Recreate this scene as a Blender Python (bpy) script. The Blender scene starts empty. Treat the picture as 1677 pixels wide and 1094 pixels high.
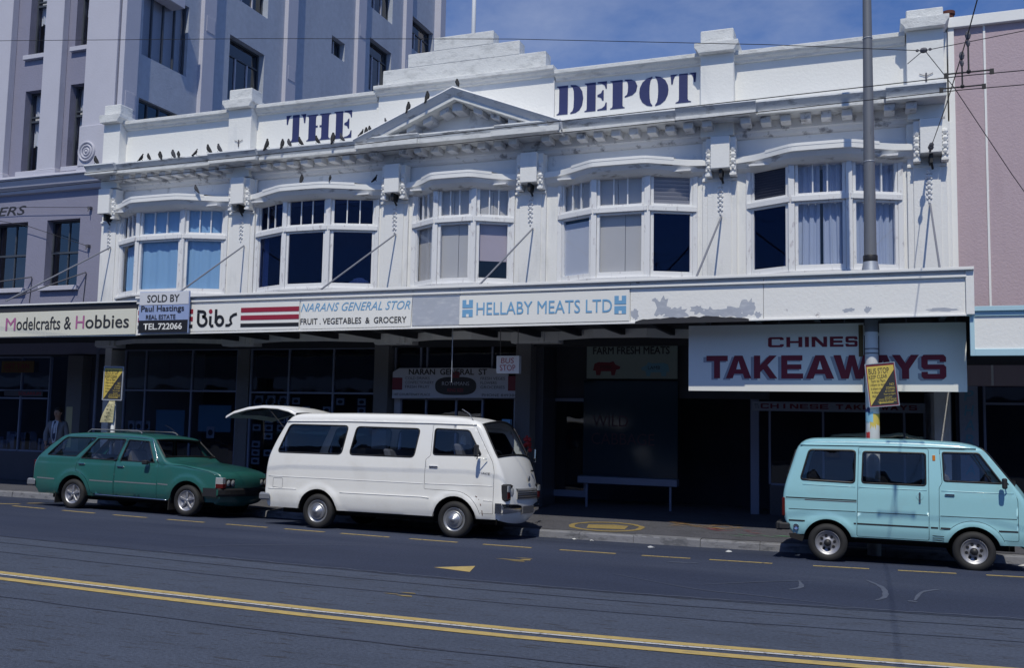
import bpy, math, random
from mathutils import Vector, Matrix
from mathutils.geometry import delaunay_2d_cdt
random.seed(7)
S = bpy.context.scene
COL = S.collection
R = math.radians

# ------------------------------------------------------------------ camera
CH = 1.883
cam_d = bpy.data.cameras.new("camera")
cam = bpy.data.objects.new("camera", cam_d); COL.objects.link(cam)
YAW, PIT, ROL = R(20.875), R(4.983), R(1.131)
fw = Vector((-math.sin(YAW) * math.cos(PIT), math.cos(YAW) * math.cos(PIT), math.sin(PIT)))
r0 = Vector((math.cos(YAW), math.sin(YAW), 0)); u0 = r0.cross(fw)
rt = r0 * math.cos(ROL) + u0 * math.sin(ROL); up = -r0 * math.sin(ROL) + u0 * math.cos(ROL)
m = Matrix((rt, up, -fw)).transposed().to_4x4(); m.translation = (0, 0, CH)
cam.matrix_world = m
cam_d.sensor_width = 36; cam_d.lens = 1560.7 / 1677 * 36
cam_d.shift_x = 0.0021; cam_d.shift_y = 0.0012
cam_d.clip_end = 4000
S.camera = cam

# ------------------------------------------------------------------ sky, sun, exposure
SUN = Vector((0.145, -0.65, 1)).normalized()      # towards the sun
EL = math.asin(SUN.z); AZ = math.atan2(SUN.x, SUN.y)
W = bpy.data.worlds.new("World"); S.world = W; W.use_nodes = True
nt = W.node_tree; N = nt.nodes; L = nt.links
bg = N["Background"]; bg.inputs[1].default_value = 0.085
sky = N.new("ShaderNodeTexSky"); sky.sky_type = 'NISHITA'; sky.sun_disc = False
sky.sun_elevation = EL; sky.sun_rotation = AZ; sky.altitude = 10; sky.air_density = 1.0; sky.dust_density = 0.3; sky.ozone_density = 4.0
tc = N.new("ShaderNodeTexCoord"); mp = N.new("ShaderNodeMapping"); mp.inputs['Scale'].default_value = (1.6, 2.4, 3.2)
mp.inputs['Location'].default_value = (0.35, 0.1, 0.2)
nz = N.new("ShaderNodeTexNoise"); nz.inputs['Scale'].default_value = 2.1; nz.inputs['Detail'].default_value = 7; nz.inputs['Roughness'].default_value = 0.62
cr = N.new("ShaderNodeValToRGB"); cr.color_ramp.elements[0].position = 0.40; cr.color_ramp.elements[1].position = 0.70
cr.color_ramp.elements[1].color = (0.5, 0.5, 0.5, 1)
mx = N.new("ShaderNodeMix"); mx.data_type = 'RGBA'; mx.inputs['B'].default_value = (5.6, 6.5, 9.0, 1)
hs = N.new("ShaderNodeMix"); hs.data_type = 'RGBA'; hs.blend_type = 'MULTIPLY'; hs.inputs['Factor'].default_value = 1; hs.inputs['B'].default_value = (0.70, 1.0, 1.52, 1)
L.new(tc.outputs['Generated'], mp.inputs[0]); L.new(mp.outputs[0], nz.inputs[0]); L.new(nz.outputs['Fac'], cr.inputs[0])
L.new(cr.outputs[0], mx.inputs['Factor']); L.new(sky.outputs[0], hs.inputs['A']); L.new(hs.outputs['Result'], mx.inputs['A'])
L.new(mx.outputs['Result'], bg.inputs[0])
sl = bpy.data.lights.new("sun", 'SUN'); sl.energy = 3.75; sl.angle = R(0.53); sl.color = (1.0, 0.95, 0.80)
so = bpy.data.objects.new("sun", sl); COL.objects.link(so)
so.rotation_euler = (-SUN).to_track_quat('-Z', 'Y').to_euler(); so.location = (5, -20, 40)
vs = S.view_settings
S.display_settings.display_device = 'sRGB'
vs.view_transform = 'Standard'; vs.look = 'None'; vs.exposure = -0.30; vs.gamma = 1; vs.use_curve_mapping = False

# ------------------------------------------------------------------ materials
MT = {}
def nodes(name):
    m = bpy.data.materials.new(name); m.use_nodes = True
    return m, m.node_tree.nodes, m.node_tree.links, m.node_tree.nodes["Principled BSDF"]
def mat(name, col, rough=0.6, metal=0, var=0.10, sc=2.5, stretch=(1, 1, 1), col2=None, thr=(0.5, 0.62), dsc=3.0, dstretch=(1, 1, 1), damt=1.0,
        bump=0.0, bsc=60, coat=0, emit=0, coord='Position', spec=0.5, grain=0, gsc=45):
    """base colour with soft mottling, an optional second colour (stain, peeling, soot) cut in by thresholded noise, and fine bump"""
    m, n, l, b = nodes(name)
    if coord == 'Position':
        g = n.new("ShaderNodeNewGeometry"); src = g.outputs['Position']
    else:
        g = n.new("ShaderNodeTexCoord"); src = g.outputs['Object']
    def noise(scale, st, detail=5):
        mpn = n.new("ShaderNodeMapping"); mpn.inputs['Scale'].default_value = st; l.new(src, mpn.inputs[0])
        z = n.new("ShaderNodeTexNoise"); z.inputs['Scale'].default_value = scale; z.inputs['Detail'].default_value = detail
        z.inputs['Roughness'].default_value = 0.6; l.new(mpn.outputs[0], z.inputs[0]); return z.outputs['Fac']
    k = n.new("ShaderNodeMix"); k.data_type = 'RGBA'
    k.inputs['A'].default_value = (*[c * (1 - var) for c in col], 1); k.inputs['B'].default_value = (*[min(1, c * (1 + var)) for c in col], 1)
    l.new(noise(sc, stretch), k.inputs['Factor']); out = k.outputs['Result']
    if col2:
        r = n.new("ShaderNodeValToRGB"); r.color_ramp.elements[0].position = thr[0]; r.color_ramp.elements[1].position = thr[1]
        r.color_ramp.elements[1].color = (damt, damt, damt, 1)
        l.new(noise(dsc, dstretch, 8), r.inputs[0])
        k2 = n.new("ShaderNodeMix"); k2.data_type = 'RGBA'; k2.inputs['B'].default_value = (*col2, 1)
        l.new(r.outputs[0], k2.inputs['Factor']); l.new(out, k2.inputs['A']); out = k2.outputs['Result']
    if grain:
        gr = n.new("ShaderNodeMapRange"); gr.inputs['From Min'].default_value = .3; gr.inputs['From Max'].default_value = .7
        gr.inputs['To Min'].default_value = 1 - grain; gr.inputs['To Max'].default_value = 1 + grain; l.new(noise(gsc, (.6, 1, 1), 3), gr.inputs['Value'])
        vm = n.new("ShaderNodeVectorMath"); vm.operation = 'SCALE'; l.new(out, vm.inputs[0]); l.new(gr.outputs[0], vm.inputs['Scale']); out = vm.outputs[0]
    l.new(out, b.inputs['Base Color'])
    b.inputs['Roughness'].default_value = rough; b.inputs['Metallic'].default_value = metal
    b.inputs['Specular IOR Level'].default_value = spec
    if coat: b.inputs['Coat Weight'].default_value = coat; b.inputs['Coat Roughness'].default_value = 0.08
    if emit: b.inputs['Emission Color'].default_value = (*col, 1); b.inputs['Emission Strength'].default_value = emit
    if bump:
        bp = n.new("ShaderNodeBump"); bp.inputs['Strength'].default_value = bump; bp.inputs['Distance'].default_value = 0.02
        l.new(noise(bsc, (1, 1, 1), 3), bp.inputs['Height']); l.new(bp.outputs[0], b.inputs['Normal'])
    MT[name] = m; return m
def glass(name, tint, refl=1.0, rough=0.02, ior=1.6, wave=.05):
    """window glass: sees through, mirrors by Fresnel"""
    m, n, l, b = nodes(name); n.remove(b)
    o = n["Material Output"]; t = n.new("ShaderNodeBsdfTransparent"); t.inputs[0].default_value = (*tint, 1)
    g = n.new("ShaderNodeBsdfGlossy"); g.inputs['Roughness'].default_value = rough; g.inputs[0].default_value = (refl, refl, refl, 1)
    f = n.new("ShaderNodeFresnel"); f.inputs[0].default_value = ior; wz = n.new('ShaderNodeTexNoise'); wz.inputs['Scale'].default_value = 2.2; wz.inputs['Detail'].default_value = 1; wg = n.new('ShaderNodeNewGeometry'); l.new(wg.outputs['Position'], wz.inputs[0]); wb = n.new('ShaderNodeBump'); wb.inputs['Strength'].default_value = wave; wb.inputs['Distance'].default_value = .05; l.new(wz.outputs['Fac'], wb.inputs['Height']); l.new(wb.outputs[0], g.inputs['Normal']); x = n.new("ShaderNodeMixShader")
    ge = n.new("ShaderNodeNewGeometry"); iv = n.new("ShaderNodeMath"); iv.operation = 'SUBTRACT'; iv.inputs[0].default_value = 1; l.new(ge.outputs['Backfacing'], iv.inputs[1])
    mu = n.new("ShaderNodeMath"); mu.operation = 'MULTIPLY'; l.new(f.outputs[0], mu.inputs[0]); l.new(iv.outputs[0], mu.inputs[1]); l.new(mu.outputs[0], x.inputs[0]); l.new(t.outputs[0], x.inputs[1]); l.new(g.outputs[0], x.inputs[2]); l.new(x.outputs[0], o.inputs[0])
    MT[name] = m; return m
WH = (0.79, 0.79, 0.785)
mat('white_paint', WH, .7, var=.04, col2=(.42, .44, .46), thr=(.56, .78), dsc=1.6, dstretch=(1.6, 1.6, .45), damt=.55, bump=.25, bsc=25)
mat('parapet_paint', (.785, .785, .77), .75, var=.03, col2=(.5, .52, .55), thr=(.60, .8), dsc=1.3, dstretch=(2, 2, .5), damt=.5, bump=.3, bsc=18)
mat('frieze_paint', (.74, .75, .77), .75, var=.06, col2=(.25, .26, .28), thr=(.60, .70), dsc=2.4, dstretch=(1, 1, .7), damt=.6, bump=.3, bsc=20)
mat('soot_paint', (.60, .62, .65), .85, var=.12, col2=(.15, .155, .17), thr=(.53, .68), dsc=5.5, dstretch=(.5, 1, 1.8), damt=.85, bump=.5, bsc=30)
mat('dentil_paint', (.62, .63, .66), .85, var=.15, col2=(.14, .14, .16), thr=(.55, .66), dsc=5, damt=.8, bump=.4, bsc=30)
mat('hood_paint', (.74, .745, .755), .75, var=.06, col2=(.22, .2, .19), thr=(.58, .66), dsc=3.5, dstretch=(.6, 1, 2.5), damt=.7, bump=.4, bsc=28)
mat('coping_paint', (.70, .71, .71), .8, var=.10, col2=(.38, .39, .40), thr=(.5, .7), dsc=6, dstretch=(.7, 1, 2), damt=.6, bump=.5, bsc=35)
mat('frame_paint', (.77, .775, .79), .6, var=.04, col2=(.36, .33, .36), thr=(.58, .68), dsc=9, dstretch=(1.5, 1, .5), damt=.6, bump=.2, bsc=50)
mat('fascia_paint', (.82, .82, .81), .65, var=.03, col2=(.36, .34, .36), thr=(.66, .70), dsc=3.2, dstretch=(1, 1, 1.6), damt=.9, bump=.2, bsc=20)
mat('fascia_clean', (.82, .82, .81), .6, var=.03, col2=(.5, .52, .56), thr=(.62, .85), dsc=2.2, damt=.5, bump=.1, bsc=20)
mat('sign_white', (.80, .80, .78), .5, var=.03)
mat('sign_cream', (.70, .69, .60), .5, var=.03)
mat('sign_grey', (.40, .43, .50), .6, var=.12, col2=(.6, .62, .66), thr=(.52, .7), dsc=4, dstretch=(1, 1, 3), damt=.6)
mat('black', (.015, .015, .018), .5, var=.1)
mat('near_black', (.03, .03, .035), .55, var=.1)
mat('navy', (.018, .028, .12), .7, var=.12, bump=.2, bsc=20)
mat('sign_blue', (.17, .38, .62), .5, var=.04)
mat('hatch_glass', (.05, .08, .09), .2)
mat('sky_blue_paint', (.26, .50, .66), .5, var=.08)
mat('sign_maroon', (.19, .012, .03), .6)
mat('maroon', (.30, .02, .045), .5, var=.06)
mat('dark_maroon', (.16, .012, .03), .5, var=.08)
mat('mauve', (.42, .14, .30), .5, var=.05)
mat('red', (.5, .04, .04), .5)
mat('tele_blue', (.30, .38, .62), .5)
mat('sign_yellow', (.62, .47, .10), .5, var=.08)
mat('faint_red', (.045, .012, .02), .6)
mat('paper', (.55, .56, .58), .8, var=.08)
mat('paper_dirty', (.5, .46, .28), .8, var=.12)
mat('tan_sign', (.13, .08, .03), .7)
mat('grey_render', (.245, .245, .335), .85, var=.05, bump=.35, bsc=22, col2=(.20, .20, .28), thr=(.5, .8), dsc=.8, damt=.5)
mat('grey_trim', (.50, .50, .58), .8, var=.05, bump=.2, bsc=22)
mat('side_render', (.40, .44, .53), .85, var=.05, bump=.3, bsc=18, col2=(.32, .355, .44), thr=(.46, .75), dsc=.7, dstretch=(1, 1.6, .4), damt=.6, grain=.06, gsc=6)
mat('pink_render', (.47, .37, .41), .85, var=.05, bump=.35, bsc=25, col2=(.36, .27, .32), thr=(.50, .72), dsc=1.6, dstretch=(2.5, 2, .35), damt=.3)
mat('pale_blue_trim', (.42, .62, .72), .6, var=.05)
mat('dark_frame', (.045, .055, .08), .5, var=.1)
mat('steel_frame', (.06, .07, .09), .45, var=.1)
mat('alu', (.19, .22, .31), .45, metal=.3, var=.08)
mat('dull_alu', (.20, .23, .33), .5, metal=.2, var=.08)
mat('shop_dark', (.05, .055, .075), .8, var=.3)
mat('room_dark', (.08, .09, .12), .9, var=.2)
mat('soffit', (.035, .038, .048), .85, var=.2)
mat('pebble', (.17, .17, .18), .95, var=.5, sc=60, bump=1.0, bsc=55)
mat('tile_dark', (.06, .065, .085), .35, var=.4, sc=30)
mat('stall', (.07, .07, .09), .6, var=.2)
mat('poster_dim', (.28, .32, .42), .7, var=.2, sc=20)
mat('poster_panel', (.03, .06, .10), .6)
mat('panel_blue', (.15, .34, .48), .6, var=.05)
mat('board_dim', (.45, .48, .56), .7, var=.1)
mat('naran_board', (.50, .53, .62), .6, var=.06)
mat('meat_board', (.26, .33, .32), .6, var=.06)
mat('green_glass_panel', (.012, .03, .045), .12, var=.1)
mat('blind_blue', (.27, .47, .70), .8, var=.06, sc=1.2)
mat('blind_beige', (.58, .56, .54), .85, var=.04, sc=1.5)
mat('blind_grey', (.34, .35, .41), .85, var=.08, sc=8, stretch=(1, 1, 6))
mat('board_pink', (.52, .45, .50), .8, var=.04)
mat('board_white', (.62, .64, .70), .8, var=.03)
mat('curtain', (.44, .50, .64), .9, var=.05)
mat('louvre', (.035, .045, .08), .6)
mat('rust_brown', (.10, .03, .02), .8, var=.3)
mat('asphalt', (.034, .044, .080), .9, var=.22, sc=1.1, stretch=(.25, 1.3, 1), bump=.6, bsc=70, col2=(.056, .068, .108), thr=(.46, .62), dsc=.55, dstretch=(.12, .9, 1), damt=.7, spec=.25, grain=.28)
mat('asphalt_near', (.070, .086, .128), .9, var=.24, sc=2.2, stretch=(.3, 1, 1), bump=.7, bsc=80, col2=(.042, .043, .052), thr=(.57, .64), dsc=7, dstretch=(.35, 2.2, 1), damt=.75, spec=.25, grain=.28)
mat('asphalt_far', (.058, .060, .073), .9, var=.2, sc=1.4, stretch=(.2, 1, 1), bump=.5, bsc=70, spec=.25)
mat('tar', (.038, .046, .078), .6, var=.3, sc=6)
mat('scuff', (.075, .09, .135), .9, var=.35, sc=12, coord='Position')
mat('road_yellow', (.46, .34, .12), .8, var=.18, sc=14, col2=(.16, .14, .10), thr=(.52, .66), dsc=12, dstretch=(.5, 2, 1), damt=.65)
mat('road_white', (.52, .52, .54), .8, var=.2, sc=14, col2=(.10, .10, .12), thr=(.55, .62), dsc=22, damt=.8)
mat('dash_yellow', (.34, .255, .10), .85, var=.2, sc=14, col2=(.10, .09, .08), thr=(.52, .62), dsc=16, damt=.75)
mat('worn_yellow', (.28, .21, .08), .9, var=.3, sc=20)
mat('pavement', (.082, .084, .106), .9, grain=.3, var=.2, sc=2.2, bump=.5, bsc=60, col2=(.045, .046, .06), thr=(.52, .7), dsc=3.2, damt=.6)
mat('kerb', (.20, .205, .235), .9, var=.2, sc=5, bump=.5, bsc=40, col2=(.075, .08, .095), thr=(.5, .62), dsc=7, dstretch=(.6, 1, 1.5), damt=.7)
mat('chalk_orange', (.34, .20, .07), .9, var=.3, sc=18)
mat('chalk_green', (.10, .30, .16), .9, var=.3, sc=18)
mat('chalk_red', (.30, .08, .10), .9, var=.3, sc=18)
mat('pole_grey', (.17, .18, .205), .55, metal=.2, var=.08, col2=(.09, .09, .1), thr=(.6, .7), dsc=6, dstretch=(4, 4, .6), damt=.5)
mat('pole_white', (.62, .64, .68), .6, var=.04)
mat('zinc', (.36, .39, .45), .5, metal=.4, var=.08)
mat('wire', (.02, .02, .022), .6)
mat('iron', (.10, .10, .12), .6, var=.2)
mat('rod', (.19, .20, .24), .6, var=.1)
mat('pigeon_dark', (.012, .013, .017), .8, var=.3, sc=25)
mat('pigeon_grey', (.04, .042, .055), .8, var=.3, sc=25)
CP = dict(coord='Object')
mat('van_white', (.81, .81, .80), .32, var=.02, coat=.35, col2=(.62, .60, .57), thr=(.52, .75), dsc=2.2, damt=.4, **CP)
mat('van_blue', (.31, .59, .66), .30, col2=(.30, .48, .52), thr=(.55, .8), dsc=2, damt=.5, var=.03, coat=.4, **CP)
mat('car_green', (.022, .118, .112), .30, col2=(.04, .11, .10), thr=(.5, .75), dsc=2, damt=.6, var=.06, coat=.6, **CP)
mat('rubber', (.016, .016, .018), .75, var=.2, **CP)
mat('seal', (.012, .012, .014), .5, **CP)
mat('rim_silver', (.42, .42, .45), .45, metal=.75, var=.05, **CP)
mat('hub_chrome', (.42, .43, .46), .38, metal=.8, var=.03, **CP)
mat('chrome', (.62, .63, .66), .18, metal=1, var=.03, **CP)
mat('bumper_grey', (.30, .31, .34), .35, metal=.5, var=.05, **CP)
mat('underbody', (.012, .012, .013), .9, **CP)
mat('car_trim', (.02, .02, .023), .5, **CP)
mat('seat', (.09, .09, .11), .85, **CP)
mat('lamp_red', (.09, .010, .010), .2, **CP)
mat('lamp_amber', (.62, .20, .03), .25, **CP)
mat('lamp_clear', (.55, .57, .6), .12, metal=.4, **CP)
mat('hatch_inner', (.30, .36, .36), .5, **CP)
mat('plate', (.12, .12, .13), .5, **CP)
mat('skin', (.42, .24, .17), .6, **CP); mat('hair', (.025, .018, .014), .7, **CP)
mat('jacket', (.22, .22, .24), .85, **CP); mat('shirt', (.62, .66, .74), .8, **CP); mat('tie', (.04, .05, .1), .7, **CP); mat('trousers', (.05, .05, .06), .85, **CP)
glass('glass', (.93, .94, .96)); glass('car_glass', (.80, .84, .88)); glass('shop_glass', (.7, .74, .8))
glass('tint_glass', (.38, .44, .60), ior=1.95)

# ------------------------------------------------------------------ mesh helpers
WL = {}
def tag(o, label=None, cat=None, group=None, kind=None):
    if label: o['label'] = label
    if cat: o['category'] = cat
    if group: o['group'] = group
    if kind: o['kind'] = kind
    return o
def empty(name, loc, label, cat, group=None):
    o = bpy.data.objects.new(name, None); COL.objects.link(o); o.location = loc; o.empty_display_size = .2
    WL[o] = Vector(loc); return tag(o, label, cat, group)
class MB:
    def __init__(s): s.v = []; s.f = []
    def add(s, vs, fs):
        b = len(s.v); s.v += [tuple(p) for p in vs]; s.f += [tuple(i + b for i in f) for f in fs]; return s
    def box(s, x0, x1, y0, y1, z0, z1):
        return s.add([(x0, y0, z0), (x1, y0, z0), (x1, y1, z0), (x0, y1, z0), (x0, y0, z1), (x1, y0, z1), (x1, y1, z1), (x0, y1, z1)],
                     [(0, 3, 2, 1), (4, 5, 6, 7), (0, 1, 5, 4), (1, 2, 6, 5), (2, 3, 7, 6), (3, 0, 4, 7)])
    def obox(s, c, ux, uy, uz, hx, hy, hz):
        c = Vector(c); ux, uy, uz = Vector(ux), Vector(uy), Vector(uz)
        P = [c + ux * (hx * a) + uy * (hy * b) + uz * (hz * d) for d in (-1, 1) for a, b in ((-1, -1), (1, -1), (1, 1), (-1, 1))]
        return s.add(P, [(0, 3, 2, 1), (4, 5, 6, 7), (0, 1, 5, 4), (1, 2, 6, 5), (2, 3, 7, 6), (3, 0, 4, 7)])
    def prism(s, pts, y0, y1, axis='y'):
        n = len(pts)
        f = {'y': lambda p, t: (p[0], t, p[1]), 'x': lambda p, t: (t, p[0], p[1]), 'z': lambda p, t: (p[0], p[1], t)}[axis]
        return s.add([f(p, y0) for p in pts] + [f(p, y1) for p in pts],
                     [tuple(range(n)), tuple(range(2 * n - 1, n - 1, -1))] + [(i, i + n, (i + 1) % n + n, (i + 1) % n) for i in range(n)])
    def flat(s, pts, t, axis='y'):
        f = {'y': lambda p: (p[0], t, p[1]), 'x': lambda p: (t, p[0], p[1]), 'z': lambda p: (p[0], p[1], t)}[axis]
        return s.add([f(p) for p in pts], [tuple(range(len(pts)))])
    def tube(s, pts, r, n=6, closed=False, taper=None):
        pts = [Vector(p) for p in pts]; k = len(pts); b = len(s.v); prev = None
        for i, p in enumerate(pts):
            a = pts[(i - 1) % k] if (i or closed) else p; c = pts[(i + 1) % k] if (i < k - 1 or closed) else p
            t = (c - a)
            t = t.normalized() if t.length > 1e-9 else Vector((0, 0, 1))
            u = prev if prev is not None else (Vector((0, 0, 1)) if abs(t.z) < .9 else Vector((1, 0, 0)))
            u = (u - t * u.dot(t)); u = u.normalized() if u.length > 1e-6 else t.orthogonal().normalized()
            w = t.cross(u); prev = u
            rr = r if taper is None else r * taper[i]
            for j in range(n):
                q = 2 * math.pi * j / n; s.v.append(tuple(p + (u * math.cos(q) + w * math.sin(q)) * rr))
        m = k if closed else k - 1
        for i in range(m):
            for j in range(n):
                a0 = b + i * n + j; a1 = b + i * n + (j + 1) % n; b0 = b + ((i + 1) % k) * n + j; b1 = b + ((i + 1) % k) * n + (j + 1) % n
                s.f.append((a0, a1, b1, b0))
        if not closed:
            s.f.append(tuple(b + j for j in range(n))[::-1]); s.f.append(tuple(b + (k - 1) * n + j for j in range(n)))
        return s
    def lathe(s, prof, c, axis='z', n=24, a0=0, a1=2 * math.pi):
        c = Vector(c); k = len(prof); full = abs(a1 - a0 - 2 * math.pi) < 1e-6; m = n if full else n + 1; b = len(s.v)
        for i in range(m):
            q = a0 + (a1 - a0) * i / n; co, si = math.cos(q), math.sin(q)
            for r, h in prof:
                if axis == 'z': s.v.append(tuple(c + Vector((r * co, r * si, h))))
                elif axis == 'y': s.v.append(tuple(c + Vector((r * co, h, r * si))))
                else: s.v.append(tuple(c + Vector((h, r * co, r * si))))
        for i in range(n):
            i2 = (i + 1) % m
            for j in range(k - 1): s.f.append((b + i * k + j, b + i * k + j + 1, b + i2 * k + j + 1, b + i2 * k + j))
        return s
    def ball(s, c, r, n=8, sy=1, sz=1, sx=1):
        c = Vector(c); b = len(s.v); m = n // 2
        for i in range(m + 1):
            t = math.pi * i / m
            for j in range(n):
                q = 2 * math.pi * j / n
                s.v.append((c.x + r * sx * math.sin(t) * math.cos(q), c.y + r * sy * math.sin(t) * math.sin(q), c.z + r * sz * math.cos(t)))
        for i in range(m):
            for j in range(n): s.f.append((b + i * n + j, b + i * n + (j + 1) % n, b + (i + 1) * n + (j + 1) % n, b + (i + 1) * n + j))
        return s
    def rows(s, grid, closed=False):
        b = len(s.v); k = len(grid[0]); [s.v.extend(tuple(p) for p in r) for r in grid]
        for i in range(len(grid) - 1):
            for j in range(k if closed else k - 1): s.f.append((b + i * k + j, b + i * k + (j + 1) % k, b + (i + 1) * k + (j + 1) % k, b + (i + 1) * k + j))
        return s
    def build(s, name, mt, parent=None, smooth=False, bevel=0, **kw):
        me = bpy.data.meshes.new(name)
        off = WL[parent] if parent is not None else Vector((0, 0, 0))
        me.from_pydata([tuple(Vector(p) - off) for p in s.v], [], s.f); me.validate()
        for q in (mt if isinstance(mt, (list, tuple)) else [mt]): me.materials.append(MT[q])
        if smooth: me.shade_smooth()
        o = bpy.data.objects.new(name, me); COL.objects.link(o)
        if parent is not None: o.parent = parent; WL[o] = off.copy()
        else: WL[o] = Vector((0, 0, 0))
        if bevel:
            b = o.modifiers.new("bevel", 'BEVEL'); b.width = bevel; b.segments = 1; b.limit_method = 'ANGLE'
        return tag(o, kw.get('label'), kw.get('cat'), kw.get('group'), kw.get('kind'))
def recalc(o):
    import bmesh
    b = bmesh.new(); b.from_mesh(o.data); bmesh.ops.recalc_face_normals(b, faces=b.faces); b.to_mesh(o.data); b.free(); return o
def rehome(o):
    """move a parentless mesh's origin to its own base"""
    me = o.data; xs = [v.co for v in me.vertices]
    c = Vector(((min(p.x for p in xs) + max(p.x for p in xs)) / 2, (min(p.y for p in xs) + max(p.y for p in xs)) / 2, min(p.z for p in xs)))
    me.transform(Matrix.Translation(-c)); o.location = c; WL[o] = c; return o
def dup(root, loc, rot=None, label=None, scale=None):
    r = root.copy(); COL.objects.link(r); r.location = loc
    if rot: r.rotation_euler = rot
    if scale: r.scale = scale
    if label: r['label'] = label
    for ch in list(root.children):
        c = ch.copy(); COL.objects.link(c); c.parent = r
        for g in list(ch.children):
            d = g.copy(); COL.objects.link(d); d.parent = c
    return r
def text(s, x0, x1, z0, z1, y, mt, parent, name='lettering', bold=0.0, shear=0.0, sp=1.0, flip=None):
    cu = bpy.data.curves.new('t', 'FONT'); cu.body = s; cu.offset = 0 if 'M' in s or 'N' in s or 'W' in s else bold; cu.shear = shear; cu.space_character = sp; cu.resolution_u = 3; cu.fill_mode = 'FRONT'
    ob = bpy.data.objects.new('t', cu); me = bpy.data.meshes.new_from_object(ob); bpy.data.objects.remove(ob); bpy.data.curves.remove(cu)
    xs = [v.co.x for v in me.vertices]; ys = [v.co.y for v in me.vertices]
    ax, bx, ay, by = min(xs), max(xs), min(ys), max(ys)
    off = WL[parent]
    for v in me.vertices:
        X = x0 + (v.co.x - ax) / (bx - ax) * (x1 - x0); Z = z0 + (v.co.y - ay) / (by - ay) * (z1 - z0)
        v.co = Vector((X, y, Z)) - off
    if bold and ('M' in s or 'N' in s or 'W' in s):      # heavier strokes by overprinting, each pass a hair in front
        vs_ = [v.co.copy() for v in me.vertices]; fs_ = [tuple(p.vertices) for p in me.polygons]; k = len(vs_); sx = (x1 - x0) / (bx - ax) * bold * .9; sz = (z1 - z0) / (by - ay) * bold * .7
        V_ = []; F_ = []
        for q, (dx, dz) in enumerate(((-sx, 0), (sx, 0), (0, sz), (0, -sz))):
            V_ += [(v.x + dx, v.y - .0004 * q, v.z + dz) for v in vs_]; F_ += [tuple(i + q * k for i in f) for f in fs_]
        me = bpy.data.meshes.new(name); me.from_pydata(V_, [], F_)
    me.materials.clear(); me.materials.append(MT[mt]); me.name = name
    o = bpy.data.objects.new(name, me); COL.objects.link(o); o.parent = parent; WL[o] = off.copy(); return o
def interp(t, x):
    if x <= t[0][0]: return t[0][1]
    for (a, b), (c, d) in zip(t, t[1:]):
        if x <= c: return b + (d - b) * (x - a) / (c - a)
    return t[-1][1]
# ------------------------------------------------------------------ road, kerb, pavement
BEND = [(-60, .9), (-26, .95), (-17.2, .85), (-15.6, .72), (-13.3, .47), (-11.5, .32), (-9.5, .2), (-7, .06), (-5, 0), (-3, .02), (-1.3, .13), (0, .27), (1, .40), (2, .52), (5, .7), (60, .8)]
bend = lambda x: interp(BEND, x)
XS = [-60, -40, -26] + [-20 + .5 * i for i in range(57)] + [14, 26, 60]
KY = 15.47                       # kerb line
GUT = -.11                       # gutter depth below the crown
def rz(x, y):
    k = KY + bend(x); t = (y - (k - 1.7)) / 1.7
    return 0 if t <= 0 else GUT * min(1, t)
def strip(name, mt, ys, dz=0, parent=None, xs=XS, kind='structure', follow=True):
    b = MB(); b.rows([[(x, y + (bend(x) if follow else 0), rz(x, y + (bend(x) if follow else 0)) + dz) for y in ys] for x in xs])
    o = b.build(name, mt, parent)
    return o
ground = MB(); ground.add([(-1500, -1500, -.35), (1500, -1500, -.35), (1500, 1500, -.35), (-1500, 1500, -.35)], [(0, 1, 2, 3)])
tag(ground.build('ground', 'asphalt_far'), 'flat dark ground stretching away beyond the street', None, None, 'structure')
road = MB()
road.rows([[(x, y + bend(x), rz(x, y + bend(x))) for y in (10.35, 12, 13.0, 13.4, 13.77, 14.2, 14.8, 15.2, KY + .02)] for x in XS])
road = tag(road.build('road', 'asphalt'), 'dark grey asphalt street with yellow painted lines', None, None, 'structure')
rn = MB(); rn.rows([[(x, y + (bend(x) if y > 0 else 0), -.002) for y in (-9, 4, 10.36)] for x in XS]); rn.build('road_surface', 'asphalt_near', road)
def rstrip(name, mt, y0, y1, xa, xb, dz=.004, n=None, wob=0):
    n = n or max(2, int((xb - xa) / .5) + 1); b = MB(); g = []
    for i in range(n):
        x = xa + (xb - xa) * i / (n - 1); w = random.uniform(-wob, wob)
        g.append([(x, y + bend(x) + w, rz(x, y + bend(x)) + dz) for y in (y0, y1)])
    return b.rows(g).build(name, mt, road)
rstrip('centre_line', 'road_yellow', 8.11, 8.215, -40, 30); rstrip('centre_line', 'road_yellow', 7.82, 7.945, -40, 30)
rstrip('white_line', 'road_white', 8.055, 8.10, -40, 30)
for a, b_ in [(-15.58, -14.66), (-14.17, -13.31), (-12.84, -12.03), (-11.54, -10.71), (-10.24, -9.38), (-9.03, -8.25), (-7.94, -7.04), (-6.69, -5.87), (-5.45, -4.68), (-4.25, -3.42), (-3.05, -2.38), (-2.12, -1.29), (-.77, -.07), (.28, .98), (1.33, 2.1)]:
    rstrip('dashed_line', 'dash_yellow', 13.29, 13.37, a, b_)
for a, b_ in [(-17.2, -16.3), (-18.6, -17.7)]: rstrip('dashed_line', 'dash_yellow', 13.29, 13.37, a, b_)
m_ = MB(); m_.add([(-16.2, 14.15, .004), (-15.75, 14.32, .004), (-15.75, 14.42, .004), (-16.2, 14.26, .004)], [(0, 1, 2, 3)])
m_.add([(-15.75, 14.5, .006 - .0), (-15.3, 14.92, .002), (-15.3, 15.05, .002), (-15.8, 14.62, .004)], [(0, 1, 2, 3)]); m_.build('dashed_line', 'dash_yellow', road)
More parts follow.
